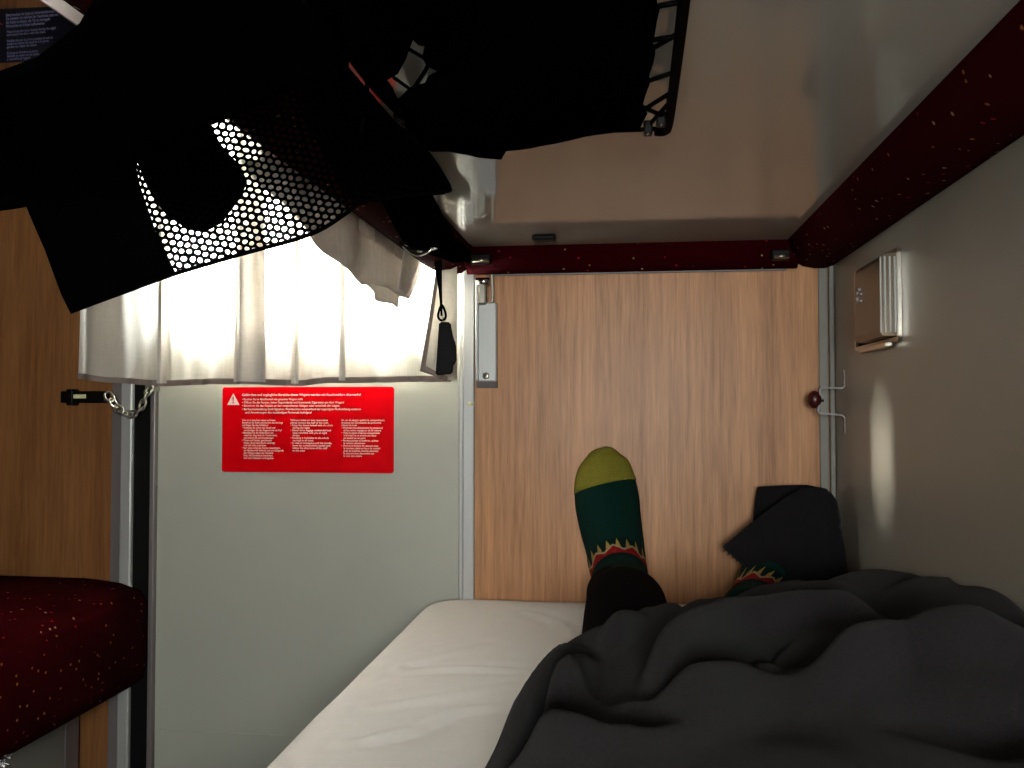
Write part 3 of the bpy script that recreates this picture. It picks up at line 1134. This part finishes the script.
# ------------------------------------------------------------------ white sheet corner hanging from the berth
XF = -.3415
hang = [(351, 208), (360, 206), (405, 246), (421, 258), (416, 278), (409, 299), (402, 296), (386, 288), (374, 284), (365, 285), (353, 277), (340, 264), (326, 252), (318, 243), (300, 222), (268, 190), (245, 160), (300, 165)]


def hang_pt(px, py):
    q = atX(px, py, XF)
    return Vector((q.x - .004 * sin(q.y * 34) - .01 * max(0, 1.04 - q.z), q.y, q.z))


hs = thing('hanging_sheet', 'wrinkled white sheet corner hanging down from the red berth edge over the curtain', 'sheet', (XF, 1.2, 1.0))
cloth_piece('cloth', hang, hang_pt, 'sheet_hang', hs, step=5, thick=.0012)
cloth_piece('folded_corner', [(366, 284), (376, 283), (402, 291), (397, 308), (391, 304), (373, 300), (372, 292)],
            lambda x, y: atX(x, y, XF - .006) + Vector((-.003 * sin(x * .3), 0, 0)), 'sheet_hang', hs, step=4, thick=.0012)
pl = [(404, 247), (421, 258), (416, 278), (409, 299), (397, 290), (401, 268)]
cloth_piece('hem_band', pl, lambda x, y: atX(x, y, XF + .003), 'sheet_hang', hs, step=4, thick=.0014)
bm = bmesh.new()
pr = [(XF, 1.035), (XF, 1.08), (XF + .001, 1.13), (XF + .008, 1.158), (XF + .022, 1.1685), (XF + .06, 1.171), (XF + .12, 1.173)]
grid(bm, lambda u, v: Vector((pr[int(round(u * 6))][0] - .0015 * abs(sin(v * 11)), .80 + .585 * v, pr[int(round(u * 6))][1])), 6, 40)
o = obj('turnover', bm, 'sheet_hang', hs, smooth=True)
md = o.modifiers.new('thickness', 'SOLIDIFY')
md.thickness = .0012
md.offset = 0

# ------------------------------------------------------------------ gadget on a lanyard
YG = 1.365
gd = thing('pendant_gadget', 'small black gadget hanging on a short strap from the berth edge by the curtain', 'gadget', atY(446, 300, YG))
bm = bmesh.new()
cen = [(437.5, 252), (438, 262), (439, 275), (440.3, 290), (441.2, 305), (441.6, 316)]
wid = [8, 8, 6, 3.6, 2.6, 2.2]
loft(bm, [[atY(c[0] + sx_ * w / 2, c[1], YG + sy * .0018) for sx_, sy in ((-1, -1), (1, -1), (1, 1), (-1, 1))] for c, w in zip(cen, wid)])
obj('strap', bm, 'net', gd)
bm = bmesh.new()
tube(bm, catmull([atY(x, y, YG) for x, y in ((441.6, 305), (438.4, 313), (438.6, 318), (441.8, 320.5), (445.4, 318), (445.2, 312))], 6, closed=True), .0019, 8, closed=True)
obj('loop', bm, 'net', gd, smooth=True)
bm = bmesh.new()
tube(bm, [atY(443, 317, YG), atY(443, 324, YG)], .0014, 8)
obj('ring', bm, 'steel', gd, smooth=True)
gp = [(439, 322), (450.5, 322), (453.5, 338), (456, 344), (457, 362), (453.5, 364), (452.5, 374), (435.5, 375.5), (437.5, 345)]
bm = bmesh.new()
A0 = [bm.verts.new(atY(x, y, YG - .009)) for x, y in gp]
B0 = [bm.verts.new(atY(x, y, YG + .009)) for x, y in gp]
bm.faces.new(A0); bm.faces.new(B0[::-1])
for i in range(len(gp)):
    j = (i + 1) % len(gp)
    bm.faces.new((A0[i], A0[j], B0[j], B0[i]))
bmesh.ops.recalc_face_normals(bm, faces=bm.faces)
bmesh.ops.bevel(bm, geom=list(bm.edges), offset=.0022, segments=3, affect='EDGES')
obj('body', bm, 'gadget', gd)

# dark sleeve and metal ring at the berth edge
sl = thing('dark_sleeve', 'dark sleeve end slung over the red berth edge above the hanging white sheet', 'sleeve', atY(411, 225, 1.25))
bm = bmesh.new()
rows = []
for (pl_, pr_, py, Y) in ((382, 428, 180, 1.10), (385, 430, 196, 1.13), (388, 431, 212, 1.16), (391, 431, 228, 1.18), (396, 431, 240, 1.20), (403, 431, 247, 1.21), (408, 429, 251, 1.215)):
    cxp = (pl_ + pr_) / 2
    c = atY(cxp, py, Y)
    rx = (pr_ - pl_) / 2 * Y / F
    rows.append([c + Vector((rx * cos(t * pi / 10), .02 * sin(t * pi / 10), .003 * sin(3 * t * pi / 10))) for t in range(20)])
loft(bm, rows)
obj('fabric', bm, 'dark_sleeve', sl, smooth=True)
cloth_piece('dark_panel', [(378, 186), (400, 188), (430, 190), (441, 212), (455, 238), (470, 252), (470, 262), (452, 262), (437, 256), (425, 252), (405, 244), (392, 222), (384, 204)],
            lambda x, y: atZ(x, y, 1.0285 - .003 * abs(sin(x * .12 + y * .07))), 'jacket', sl, step=5, thick=.002)
bm = bmesh.new()
tube(bm, catmull([atY(x, y, 1.19) for x, y in ((403, 246), (409, 252), (418, 255.5), (427, 253), (432, 248))], 6), .0016, 8)
obj('metal_edge', bm, 'chrome', sl, smooth=True)
for (x, y, r) in ((408, 244.5, .003), (434, 248, .0032), (420, 251, .0026)):
    bm = bmesh.new()
    bmesh.ops.create_uvsphere(bm, u_segments=12, v_segments=8, radius=1, matrix=Matrix.Translation(atY(x, y, 1.185)) @ Matrix.Diagonal((r * 1.7, r, r * .8, 1)))
    obj('metal_stud', bm, 'chrome', sl, smooth=True)

# ------------------------------------------------------------------ black jacket with perforated lining
ZJ = 1.010


def jY(px, py):
    flat = (ZJ - .8) * F / (410 - py) if py < 405 else 9
    Y = .80
    # smooth minimum of the hanging plane and the plane under the berth
    k = 14.0
    m = -math.log(math.exp(-k * Y) + math.exp(-k * flat)) / k
    m += (.010 * sin(px * .021 + py * .013) + .006 * sin(px * .047 - py * .03)) * min(1, max(0.15, (py - 60) / 100))
    return m


def j_fn(off):
    return lambda px, py: atY(px, py, jY(px, py) + off)


jk = thing('jacket', 'black jacket with perforated mesh lining hanging below the berth in front of the curtain', 'jacket', atY(200, 200, .8))
shell = [(-70, 104), (0, 74), (36, 61), (66, 38), (79, 27), (87, 13), (97, 0), (130, -45), (200, -100), (268, -100), (309, -6), (331, 32), (349, 63), (318, 78), (296, 84), (255, 104), (212, 122), (170, 142),
         (134, 162), (141, 190), (156, 232), (176, 274), (120, 294), (70, 312.5), (62, 296), (46, 250), (28, 206), (-10, 212), (-70, 222)]
cloth_piece('shell', shell, j_fn(.006), 'jacket', jk, step=9, thick=.005)
lining = [(126, 158), (205, 112), (296, 70), (347, 66), (393, 124), (416, 142), (436, 168), (448, 187), (443, 191.5), (400, 196), (360, 202), (310, 235), (240, 255), (176, 274), (150, 225)]
cloth_piece('mesh_lining', lining, j_fn(0), 'mesh', jk, step=8, thick=0)
pocket = [(143, 176), (152, 194), (166, 213), (186, 228), (205, 232.5), (222, 223), (238, 201), (247, 181), (238, 165), (224, 150), (211, 130), (200, 112), (150, 138), (137, 158)]
cloth_piece('pocket_bag', pocket, j_fn(.012), 'jacket', jk, step=7, thick=.004)
yoke = [(345, 66), (396, 125), (420, 142), (438, 166), (450, 186), (445, 192.5), (400, 197), (362, 201), (345, 190), (330, 160), (306, 120), (300, 84)]
cloth_piece('yoke', yoke, j_fn(.014), 'jacket', jk, step=8, thick=.004)
hemp = [(70, 312), (120, 293.5), (176, 273.5), (240, 254.5), (310, 234.5), (345, 214), (362, 202), (400, 196.5), (443, 191.5), (449, 187), (436, 167), (416, 141)]
bm = bmesh.new()
tube(bm, [atY(q.x, q.y, jY(q.x, q.y) + .002) for q in catmull([Vector((x, y, 0)) for x, y in hemp], 6)], .0021, 8)
obj('hem', bm, 'jacket', jk, smooth=True)

for px, py in ((318, -30), (376, 108)):
    q = atZ(px - 14, py + 4, ZJ + .012)
    bm = bmesh.new()
    tube(bm, [(q.x, q.y, ZJ - .004), (q.x + .004, q.y, (ZJ + ZU) / 2), (q.x, q.y, ZU - .0004)], .0018, 8)
    obj('hanging_loop', bm, 'jacket', jk, smooth=True)

# ------------------------------------------------------------------ laced net under the berth and its contents
ZN = 1.050


def nz(px, py):
    return atZ(px, py, ZN)


nt_ = thing('laced_net', 'black laced storage net strung flat under the middle berth, packed with dark clothes', 'net', (-.08, .6, ZN))
rc = [nz(690, -60), nz(684, 0), nz(677, 60), nz(669, 122)]
bm = bmesh.new()
tube(bm, catmull(rc + [nz(665, 131), nz(655, 131.5)], 8), .0040, 10)
obj('border_cord', bm, 'net', nt_, smooth=True)
bm = bmesh.new()
tube(bm, [nz(655, 129), nz(600, 131)], .0022, 8)
obj('border_cord', bm, 'net', nt_, smooth=True)
bm = bmesh.new()
tube(bm, catmull([nz(304, -10), nz(357, 66), nz(378, 92), nz(402, 118), nz(412, 138)], 8), .0028, 10)
obj('border_cord', bm, 'net', nt_, smooth=True)
# wide webbing bands beside the left border
for pts, w in (([(394, 75), (416, 91)], 4), ([(407, 45), (427, 57)], 4), ([(432, 56), (424, 70), (411, 90)], 5)):
    bm = bmesh.new()
    ww = w * .6 / F / 2
    tube(bm, [nz(x, y) - Vector((0, 0, .002)) for x, y in pts], [ww * 1.0] * len(pts), 8)
    obj('webbing', bm, 'net', nt_, smooth=True)
for (xa_, ya_, xb_, yb2) in ((648, 8, 681, 2), (650, 50, 679, 33), (652, 40, 680, 36), (645, 82, 675, 72), (640, 112, 672, 92), (640, 106, 668, 118), (652, 122, 668, 104)):
    bm = bmesh.new()
    tube(bm, [nz(xa_, ya_), nz(xb_, yb2)], .0019, 8)
    obj('lacing', bm, 'net', nt_, smooth=True)
for (x, y) in ((648, 126), (661, 117), (399, 117), (416, 113)):
    q = nz(x, y)
    bm = bx(q.x - .004, q.x + .004, q.y - .005, q.y + .006, q.z - .008, q.z + .004, bev=.0015)
    k = obj('cord_lock', bm, 'black', nt_)
    bm = bmesh.new()
    bmesh.ops.create_uvsphere(bm, u_segments=10, v_segments=8, radius=.0016, matrix=Matrix.Translation((q.x, q.y - .004, q.z - .008)))
    obj('lock_pin', bm, 'chrome', k, smooth=True)
for (x, y) in ((690, -55), (684, 0), (669, 124), (600, 131), (300, -2), (412, 138)):
    q = nz(x, y)
    bm = bmesh.new()
    cyl(bm, (q.x, q.y, q.z), (q.x, q.y, ZU - .0005), .0022, seg=10)
    obj('hanger', bm, 'net', nt_)

# bundled clothes: sagging lump whose outline is the dark mass under the berth
bund = [(300, -110), (312, -10), (332, 28), (358, 66), (376, 88), (392, 105), (402, 117), (403.2, 115.6), (398.2, 99), (384, 80), (396, 71), (403, 57), (411, 37), (428, 46), (425, 55), (428, 63), (440, 70), (420, 87), (412, 90), (399.8, 98.6), (404.6, 115),
        (410, 126), (415, 140), (432, 149), (450, 149), (478, 155), (500, 157.5), (505, 149),
        (530, 146), (560, 140), (585, 134), (620, 129), (638, 127), (645, 112), (640, 104), (647, 82), (652, 52), (652, 30), (656, 8), (664, -110)]
bcx, bcy = 520, 40


def bund_fn(px, py):
    e = min((Vector((px, py)) - Vector(q)).length for q in bund)
    sag = .034 * min(1.0, e / 70.0) ** 0.6 + .004 * sin(px * .05) * min(1, e / 40)
    return atZ(px, py, ZN - .002 - sag)


bm_o = cloth_piece('clothes_bundle', bund, bund_fn, 'jacket', None, step=9, thick=.005)
tag(bm_o, 'bundle of black clothes sagging in the laced net under the berth', 'clothes')

# ------------------------------------------------------------------ the person: body, trousers, socks
def c3(px, py, Y):
    return atY(px, py, Y)


body_me = bpy.data.meshes.new('person')
bv = [(.11, .50, .530), (.025, .53, .526), (.010, .90, .523), (.0, 1.30, .530), (-.005, 1.40, .528), (-.015, 1.455, .60), (-.025, 1.462, .68),
      (.195, .53, .526), (.208, .93, .525), (.205, 1.25, .524), (.226, 1.36, .522), (.243, 1.41, .545), (.268, 1.438, .61),
      (.11, .28, .550), (.11, .10, .560), (.11, -.05, .565)]
be_ = [(0, 1), (1, 2), (2, 3), (3, 4), (4, 5), (5, 6), (0, 7), (7, 8), (8, 9), (9, 10), (10, 11), (11, 12), (0, 13), (13, 14), (14, 15)]
br_ = [(.08, .034), (.045, .030), (.04, .028), (.032, .030), (.034, .034), (.032, .026), (.026, .014), (.045, .030), (.04, .028), (.030, .026), (.026, .022), (.022, .016), (.020, .010), (.12, .055), (.13, .06), (.12, .06)]
body_me.from_pydata([Vector(v) for v in bv], be_, [])
body = bpy.data.objects.new('person', body_me)
body_me.materials.append(M_['skin'])
COL.objects.link(body)
tag(body, 'person lying on the bunk under a charcoal blanket, green socked foot against the wood panel', 'person')
sk = body.modifiers.new('skin', 'SKIN')
sk.use_smooth_shade = True
for d_, r in zip(body_me.skin_vertices[0].data, br_):
    d_.radius = r
body_me.skin_vertices[0].data[0].use_root = True
ss = body.modifiers.new('sub', 'SUBSURF')
ss.levels = ss.render_levels = 1


def path_rings(st, seg=28, squash=None):
    """st: (px,py,Y,rx,rn): ellipse rings along a bent path; rx across, rn normal to the path"""
    cs = [c3(*s[:3]) for s in st]
    rows = []
    for i, s in enumerate(st):
        t = (cs[min(i + 1, len(cs) - 1)] - cs[max(i - 1, 0)]).normalized()
        a = Vector((1, 0, 0))
        a = (a - t * a.dot(t)).normalized()
        b = t.cross(a)
        rows.append([cs[i] + a * (s[3] * cos(2 * pi * k / seg)) + b * (s[4] * sin(2 * pi * k / seg)) for k in range(seg)])
    return rows


def densify(st, n=4):
    v = [Vector(s[:3]) for s in st]
    w = [Vector((s[3], s[4], 0)) for s in st]
    return [tuple(a) + (b.x, b.y) for a, b in zip(catmull(v, n), catmull(w, n))]


sockL = [(606.5, 447.5, 1.468, .004, .004), (606.5, 450, 1.467, .016, .012), (606, 456, 1.466, .029, .019), (606, 465, 1.463, .040, .024), (605.5, 480, 1.458, .049, .030), (607, 500, 1.450, .0525, .036),
         (610, 522, 1.440, .0505, .041), (614.5, 545, 1.425, .0475, .047), (617, 562, 1.405, .045, .047), (620, 578, 1.37, .043, .044), (623, 590, 1.33, .042, .042), (625, 597, 1.27, .044, .043)]
dl = densify(sockL)
soc = empty('sock', c3(605, 480, 1.46))
soc.parent = body
soc['label'] = 'left sock, dark green knit with yellow-green toe'
# the slanted border of the toe cap: stop the cap at ring index
ncap = next(i for i, s in enumerate(dl) if s[1] > 483)
rows = path_rings(dl)


def slant(rows_, i0):
    return rows_


foot_rows = rows[ncap - 2:]
iend = next(i for i, s in enumerate(dl) if s[1] > 556)
icuf = next(i for i, s in enumerate(dl) if s[1] > 577)


def child(name, bm, mat, par, smooth=True):
    return obj(name, bm, mat, par, smooth)


bm = bmesh.new()
loft(bm, rows[ncap - 7:], cap=True)
q = c3(612, 583, 1.452)
bmesh.ops.create_uvsphere(bm, u_segments=20, v_segments=14, radius=1, matrix=Matrix.Translation((q.x, 1.452, .525)) @ Matrix.Diagonal((.034, .034, .036, 1)))
ft = child('foot', bm, 'sock', soc)
bm = bmesh.new()
tcr = path_rings(dl)
ctr = []
for i in range(ncap + 2):
    rw = []
    for k in range(28):
        f = min(len(tcr) - 1.001, i * (0.965 - 0.07 * cos(2 * pi * k / 28)))
        a_, fr = int(f), f - int(f)
        c = c3(*dl[a_][:3]).lerp(c3(*dl[a_ + 1][:3]), fr)
        q = tcr[a_][k].lerp(tcr[a_ + 1][k], fr)
        rw.append(c + (q - c) * 1.025 + Vector((0, -.0004, .0006)))
    ctr.append(rw)
loft(bm, ctr, cap=True)
child('toe_cap', bm, 'toe', soc)
bm = bmesh.new()
rr = path_rings(dl[iend:icuf + 2])
rr2 = []
for i, r in enumerate(rr):
    c = c3(*dl[iend + i][:3])
    rr2.append([c + (p_ - c) * 1.02 for p_ in r])
loft(bm, rr2, cap=False, uv=True)
child('patterned_cuff', bm, 'cuff', soc)

# right sock, mostly under the black cloth
sockR = [(800, 500, 1.447, .005, .004), (800, 505, 1.446, .03, .016), (798, 515, 1.443, .043, .024), (790, 535, 1.436, .047, .032), (779, 556, 1.425, .045, .040), (768, 577, 1.40, .042, .043), (760, 596, 1.365, .040, .042), (754, 608, 1.31, .040, .040), (751, 614, 1.24, .042, .041), (751, 619, 1.16, .042, .039)]
dr = densify(sockR)
sor = empty('sock', c3(790, 540, 1.44))
sor.parent = body
sor['label'] = 'right sock, only its patterned cuff showing below the black cloth'
rows = path_rings(dr)
bm = bmesh.new()
loft(bm, rows, cap=True)
bmesh.ops.create_uvsphere(bm, u_segments=20, v_segments=14, radius=1, matrix=Matrix.Translation((rows[14][0].x - .04, 1.445, .522)) @ Matrix.Diagonal((.034, .034, .034, 1)))
child('foot', bm, 'sock', sor)
i0 = next(i for i, s in enumerate(dr) if s[1] > 587)
i1 = next(i for i, s in enumerate(dr) if s[1] > 609)
bm = bmesh.new()
rr2 = []
for i, r in enumerate(rows[i0:i1 + 1]):
    c = c3(*dr[i0 + i][:3])
    rr2.append([c + (p_ - c) * 1.03 for p_ in r])
loft(bm, rr2, cap=False, uv=True)
child('patterned_cuff', bm, 'cuff', sor)

# trousers: two legs with open cuffs and the seat
bm = bmesh.new()
def leg_rings(st):
    v = catmull([Vector(q[:3]) for q in st], 4)
    w = catmull([Vector((q[3], q[4], 0)) for q in st], 4)
    return [[c + Vector((r.x * cos(2 * pi * k / 28), 0, r.y * sin(2 * pi * k / 28))) for k in range(28)] for c, r in zip(v, w)]


def p5(px, py, Y, rx, rz):
    return tuple(atY(px, py, Y)) + (rx, rz)


tl = [p5(620, 592, 1.365, .049, .043), p5(621, 594, 1.34, .052, .046), p5(623, 599, 1.29, .053, .047), p5(626, 604, 1.20, .054, .047), (.006, 1.08, .535, .055, .043), (.010, .96, .528, .056, .040), (.012, .85, .523, .057, .037), (.018, .73, .523, .060, .037), (.03, .60, .525, .065, .038)]
loft(bm, leg_rings(tl), cap=True)
tr = [(.200, 1.115, .522, .048, .036), (.202, 1.09, .524, .052, .038), (.206, 1.04, .525, .054, .038), (.21, .93, .525, .056, .038), (.205, .75, .524, .060, .037), (.19, .62, .525, .065, .038)]
loft(bm, leg_rings(tr), cap=True)
bmesh.ops.create_uvsphere(bm, u_segments=24, v_segments=16, radius=1, matrix=Matrix.Translation((.11, .50, .530)) @ Matrix.Diagonal((.165, .16, .042, 1)))
o = child('trousers', bm, 'trousers', body)
md = o.modifiers.new('remesh', 'REMESH')
md.mode = 'VOXEL'
md.voxel_size = .006
md.use_smooth_shade = True

# ------------------------------------------------------------------ black cloth draped over the right foot
bc = thing('black_cloth', 'black corduroy cloth with toothed edge draped over the right foot beside the partition', 'cloth', atY(790, 560, 1.38))
front = [(723, 547), (742, 531), (760, 516), (785, 498), (802, 488), (818, 487), (830, 492), (836, 500), (839, 512), (843, 535), (846, 560), (850, 590), (800, 605), (775, 590), (758, 574), (745, 566), (735, 558)]


def cl_fn(px, py):
    t = max(0, min(1, (px - 723) / 127))
    bul = .030 * sin(pi * t) + .02 * max(0, (py - 490) / 110)
    f = .004 * sin((px - py) * .11) + .006 * math.exp(-((px - 822 - (py - 490) * .12) / 5) ** 2)
    Y = 1.408 - bul - f
    q = atY(px, py, Y)
    if q.x > XR - .006:
        q = atX(px, py, XR - .006)
    return q


cloth_piece('front_fold', front, cl_fn, 'cloth', bc, step=5, thick=.004)
back = [(757.5, 487), (785, 485.5), (806, 485), (826, 489), (834, 498), (826, 530), (800, 560), (765, 560), (752, 530), (755, 505)]
cloth_piece('back_fold', back, lambda px, py: atY(px, py, 1.452 - .012 * sin(pi * max(0, min(1, (px - 752) / 85))) + .01 * max(0, 1 - (py - 485) / 20)), 'cloth', bc, step=6, thick=.004)
for i in range(9):
    t = i / 8
    x, y = 725 + 34 * t, 549.5 + 25 * t
    bm = bmesh.new()
    q = cl_fn(x, y)
    tube(bm, [q, q + Vector((-.0025, 0, -.0040))], [.0014, .0005], 6)
    obj('edge_tooth', bm, 'cloth', bc)

# ------------------------------------------------------------------ charcoal blanket
def z7(l):
    return [(480 + a * .53125, 560 + b * .53125) for a, b in l]


def interp(tab, v):
    if v <= tab[0][0]:
        return tab[0][1]
    for (a, va), (b, vb) in zip(tab, tab[1:]):
        if v <= b:
            t = (v - a) / (b - a)
            t = t * t * (3 - 2 * t)
            return va + (vb - va) * t
    return tab[-1][1]


XLT = [(.1, -.13), (.5, -.118), (.774, -.106), (.894, -.098), (.99, -.088), (1.08, -.078), (1.15, -.062), (1.25, -.05)]
YFT = [(-.12, .93), (-.065, .92), (-.03, .92), (0, .93), (.03, .99), (.06, 1.06), (.09, 1.10), (.12, 1.12), (.17, 1.13), (.22, 1.16), (.28, 1.20), (.36, 1.16)]
TOP = [(-.1, .575), (0, .585), (.06, .572), (.12, .567), (.2, .582), (.28, .588), (.36, .597)]


def leg_top(x, y):
    h = 0
    for xa0, xa1, r in ((.018, .0, .056), (.205, .2, .056)):
        cx_ = xa0 + (xa1 - xa0) * (y - .5) / .8
        d = abs(x - cx_) / (r + .02)
        if d < 1:
            h = max(h, (.524 + .013 * max(0, min(1, (y - .9) / .1))) + .042 * math.sqrt(1 - d * d))
    d2 = ((x - .11) / .185) ** 2 + ((y - .50) / .19) ** 2
    if d2 < 1:
        h = max(h, .530 + .047 * math.sqrt(1 - d2))
    return h


def base_z(x, y):
    dist = max(0, x - interp(XLT, y))
    r = min(1, dist / .10)
    top = interp(TOP, x)
    a = max(0, min(1, (x - .20) / .145))
    b = max(0, min(1, (1.12 - y) / .32))
    top += .040 * a * a * (3 - 2 * a) * b * b * (3 - 2 * b)
    return .489 + (top - .489) * math.sqrt(max(0, 1 - (1 - r) ** 2))


def onz(l, Z=0):
    out = []
    for px, py in l:
        z = .55
        for _ in range(30):
            q = atZ(px, py, z)
            z += .4 * (base_z(q.x, q.y) - z)
        out.append(Vector((q.x, q.y, 0)))
    return [(q.x, q.y) for q in catmull(out, 5)]


ridges = [  # (points, amplitude, width)
    (onz(z7([(52, 380), (100, 285), (170, 192), (250, 125)]), 0), .016, .008),
    (onz(z7([(118, 390), (165, 250), (245, 140), (340, 82), (395, 62)]), 0), .020, .011),
    (onz(z7([(300, 262), (380, 197), (480, 152), (580, 130), (680, 128), (740, 150)]), 0), .020, .017),
    (onz(z7([(395, 100), (470, 82), (560, 72), (700, 76), (900, 55)]), 0), .012, .022),
    (onz(z7([(380, 300), (440, 262), (510, 222), (575, 175)]), 0), .012, .014),
    (onz(z7([(640, 280), (720, 227), (800, 195), (900, 185), (1024, 180)]), 0), .020, .022),
    (onz(z7([(110, 392), (180, 362), (340, 330), (500, 272), (650, 245)]), 0), .010, .030),
    (onz(z7([(600, 22), (640, 16), (690, 18), (830, 56)]), 0), .012, .03),
]
dips = [
    (onz(z7([(80, 385), (135, 270), (210, 160), (300, 95)]), 0), .016, .007),
    (onz(z7([(235, 150), (255, 215), (290, 245)]), 0), .024, .022),
    (onz(z7([(350, 95), (300, 150), (250, 220)]), 0), .018, .020),
    (onz(z7([(410, 275), (480, 235), (560, 170)]), 0), .010, .010),
    (onz(z7([(165, 300), (240, 325), (320, 312)]), 0), .020, .018),
    (onz(z7([(740, 75), (860, 90), (1024, 110)]), 0), .014, .025),
    (onz(z7([(560, 200), (680, 180), (800, 175)]), 0), .010, .018),
    (onz(z7([(850, 300), (950, 310), (1024, 315)]), 0), .016, .025),
    (onz(z7([(455, 105), (560, 95), (690, 100)]), 0), .006, .012),
]


def blanket_pt(u, v):
    xs_ = -.085 + (XR + .0805) * u
    y = .02 + (interp(YFT, xs_) - .02) * v
    xl = interp(XLT, y)
    x = xl + (XR - .0045 - xl) * u
    dist = x - xl
    z = base_z(x, y)
    lt_ = leg_top(x, y)
    if lt_ > z - .004:
        z = z + max(0, (lt_ + .004 - z)) * min(1, dist / .03)
    kk = min(1, .25 + dist / .05) * min(1, .12 + (1 - v) / .16)
    for pts, a, w in ridges:
        d, t = poly_d(x, y, pts)
        if d < 3 * w:
            z += 2.1 * a * math.exp(-(d / w) ** 2) * kk * min(1, 4 * t + .2, 4 * (1 - t) + .2)
    for pts, a, w in dips:
        d, t = poly_d(x, y, pts)
        if d < 3 * w:
            z -= 2.3 * a * math.exp(-(d / w) ** 2) * kk
    z += .0015 * sin(38 * x + 17 * y) * kk
    # hem rolls down to the bed along the foot end
    e = max(0, (v - .95) / .05)
    z -= .020 * e * e
    if lt_:
        dz = lt_ + .002 - z
        if dz > -.01:
            z += (dz + .01) ** 2 / .04 if dz < .01 else dz
    return Vector((x, y, max(z, .489)))


NU, NV = 150, 210
BP = [[blanket_pt(i / NU, j / NV) for j in range(NV + 1)] for i in range(NU + 1)]
for _ in range(5):                                  # soften the folds like thick fleece
    Z = [[p.z for p in r] for r in BP]
    for i in range(1, NU):
        for j in range(1, NV):
            BP[i][j].z = (4 * Z[i][j] + 2 * (Z[i - 1][j] + Z[i + 1][j] + Z[i][j - 1] + Z[i][j + 1]) + Z[i - 1][j - 1] + Z[i + 1][j + 1] + Z[i - 1][j + 1] + Z[i + 1][j - 1]) / 16
bm = bmesh.new()
grid(bm, lambda u, v: BP[int(round(u * NU))][int(round(v * NV))], NU, NV)
o = obj('blanket', bm, 'blanket', None, smooth=True)
tag(o, 'charcoal fleece blanket in soft folds over the legs of the person', 'blanket')
md = o.modifiers.new('thickness', 'SOLIDIFY')
md.thickness = .005
md.offset = 1

# ------------------------------------------------------------------ light: daylight through the two windows
W = bpy.data.worlds.new('sky')
S.world = W
W.use_nodes = True
nt = W.node_tree
bg = nt.nodes['Background']
bg.inputs[0].default_value = (1.0, 0.985, 0.965, 1)
bg.inputs[1].default_value = 11.2


def portal(name, loc, rot, sx_, sz_):
    l = bpy.data.lights.new(name, 'AREA')
    l.shape = 'RECTANGLE'
    l.size, l.size_y = sx_, sz_
    l.cycles.is_portal = True
    o = bpy.data.objects.new(name, l)
    o.location = loc
    o.rotation_euler = rot
    COL.objects.link(o)


portal('door_window_daylight', ((gx0 + gx1) / 2, D + .06, (gz0 + gz1) / 2), (-pi / 2, 0, 0), gx1 - gx0, gz1 - gz0)
portal('outer_window_daylight', ((wx0 + wx1) / 2, YB - .06, (wz0 + wz1) / 2), (pi / 2, 0, 0), wx1 - wx0, wz1 - wz0)
sl_ = bpy.data.lights.new('sun', 'SUN')
sl_.energy = 3.2
sl_.angle = radians(8)
sl_.color = (1, .96, .88)
so = bpy.data.objects.new('sun', sl_)
COL.objects.link(so)
el = radians(19)
hd = Vector((.65, -.25, 0)).normalized()
dv = hd * cos(el) + Vector((0, 0, -sin(el)))
so.rotation_euler = dv.to_track_quat('-Z', 'Y').to_euler()
so.location = (-2, 3, 2)

S.view_settings.view_transform = 'Standard'
S.view_settings.look = 'None'
S.view_settings.gamma = 1
S.view_settings.use_curve_mapping = False
S.view_settings.exposure = 3.1
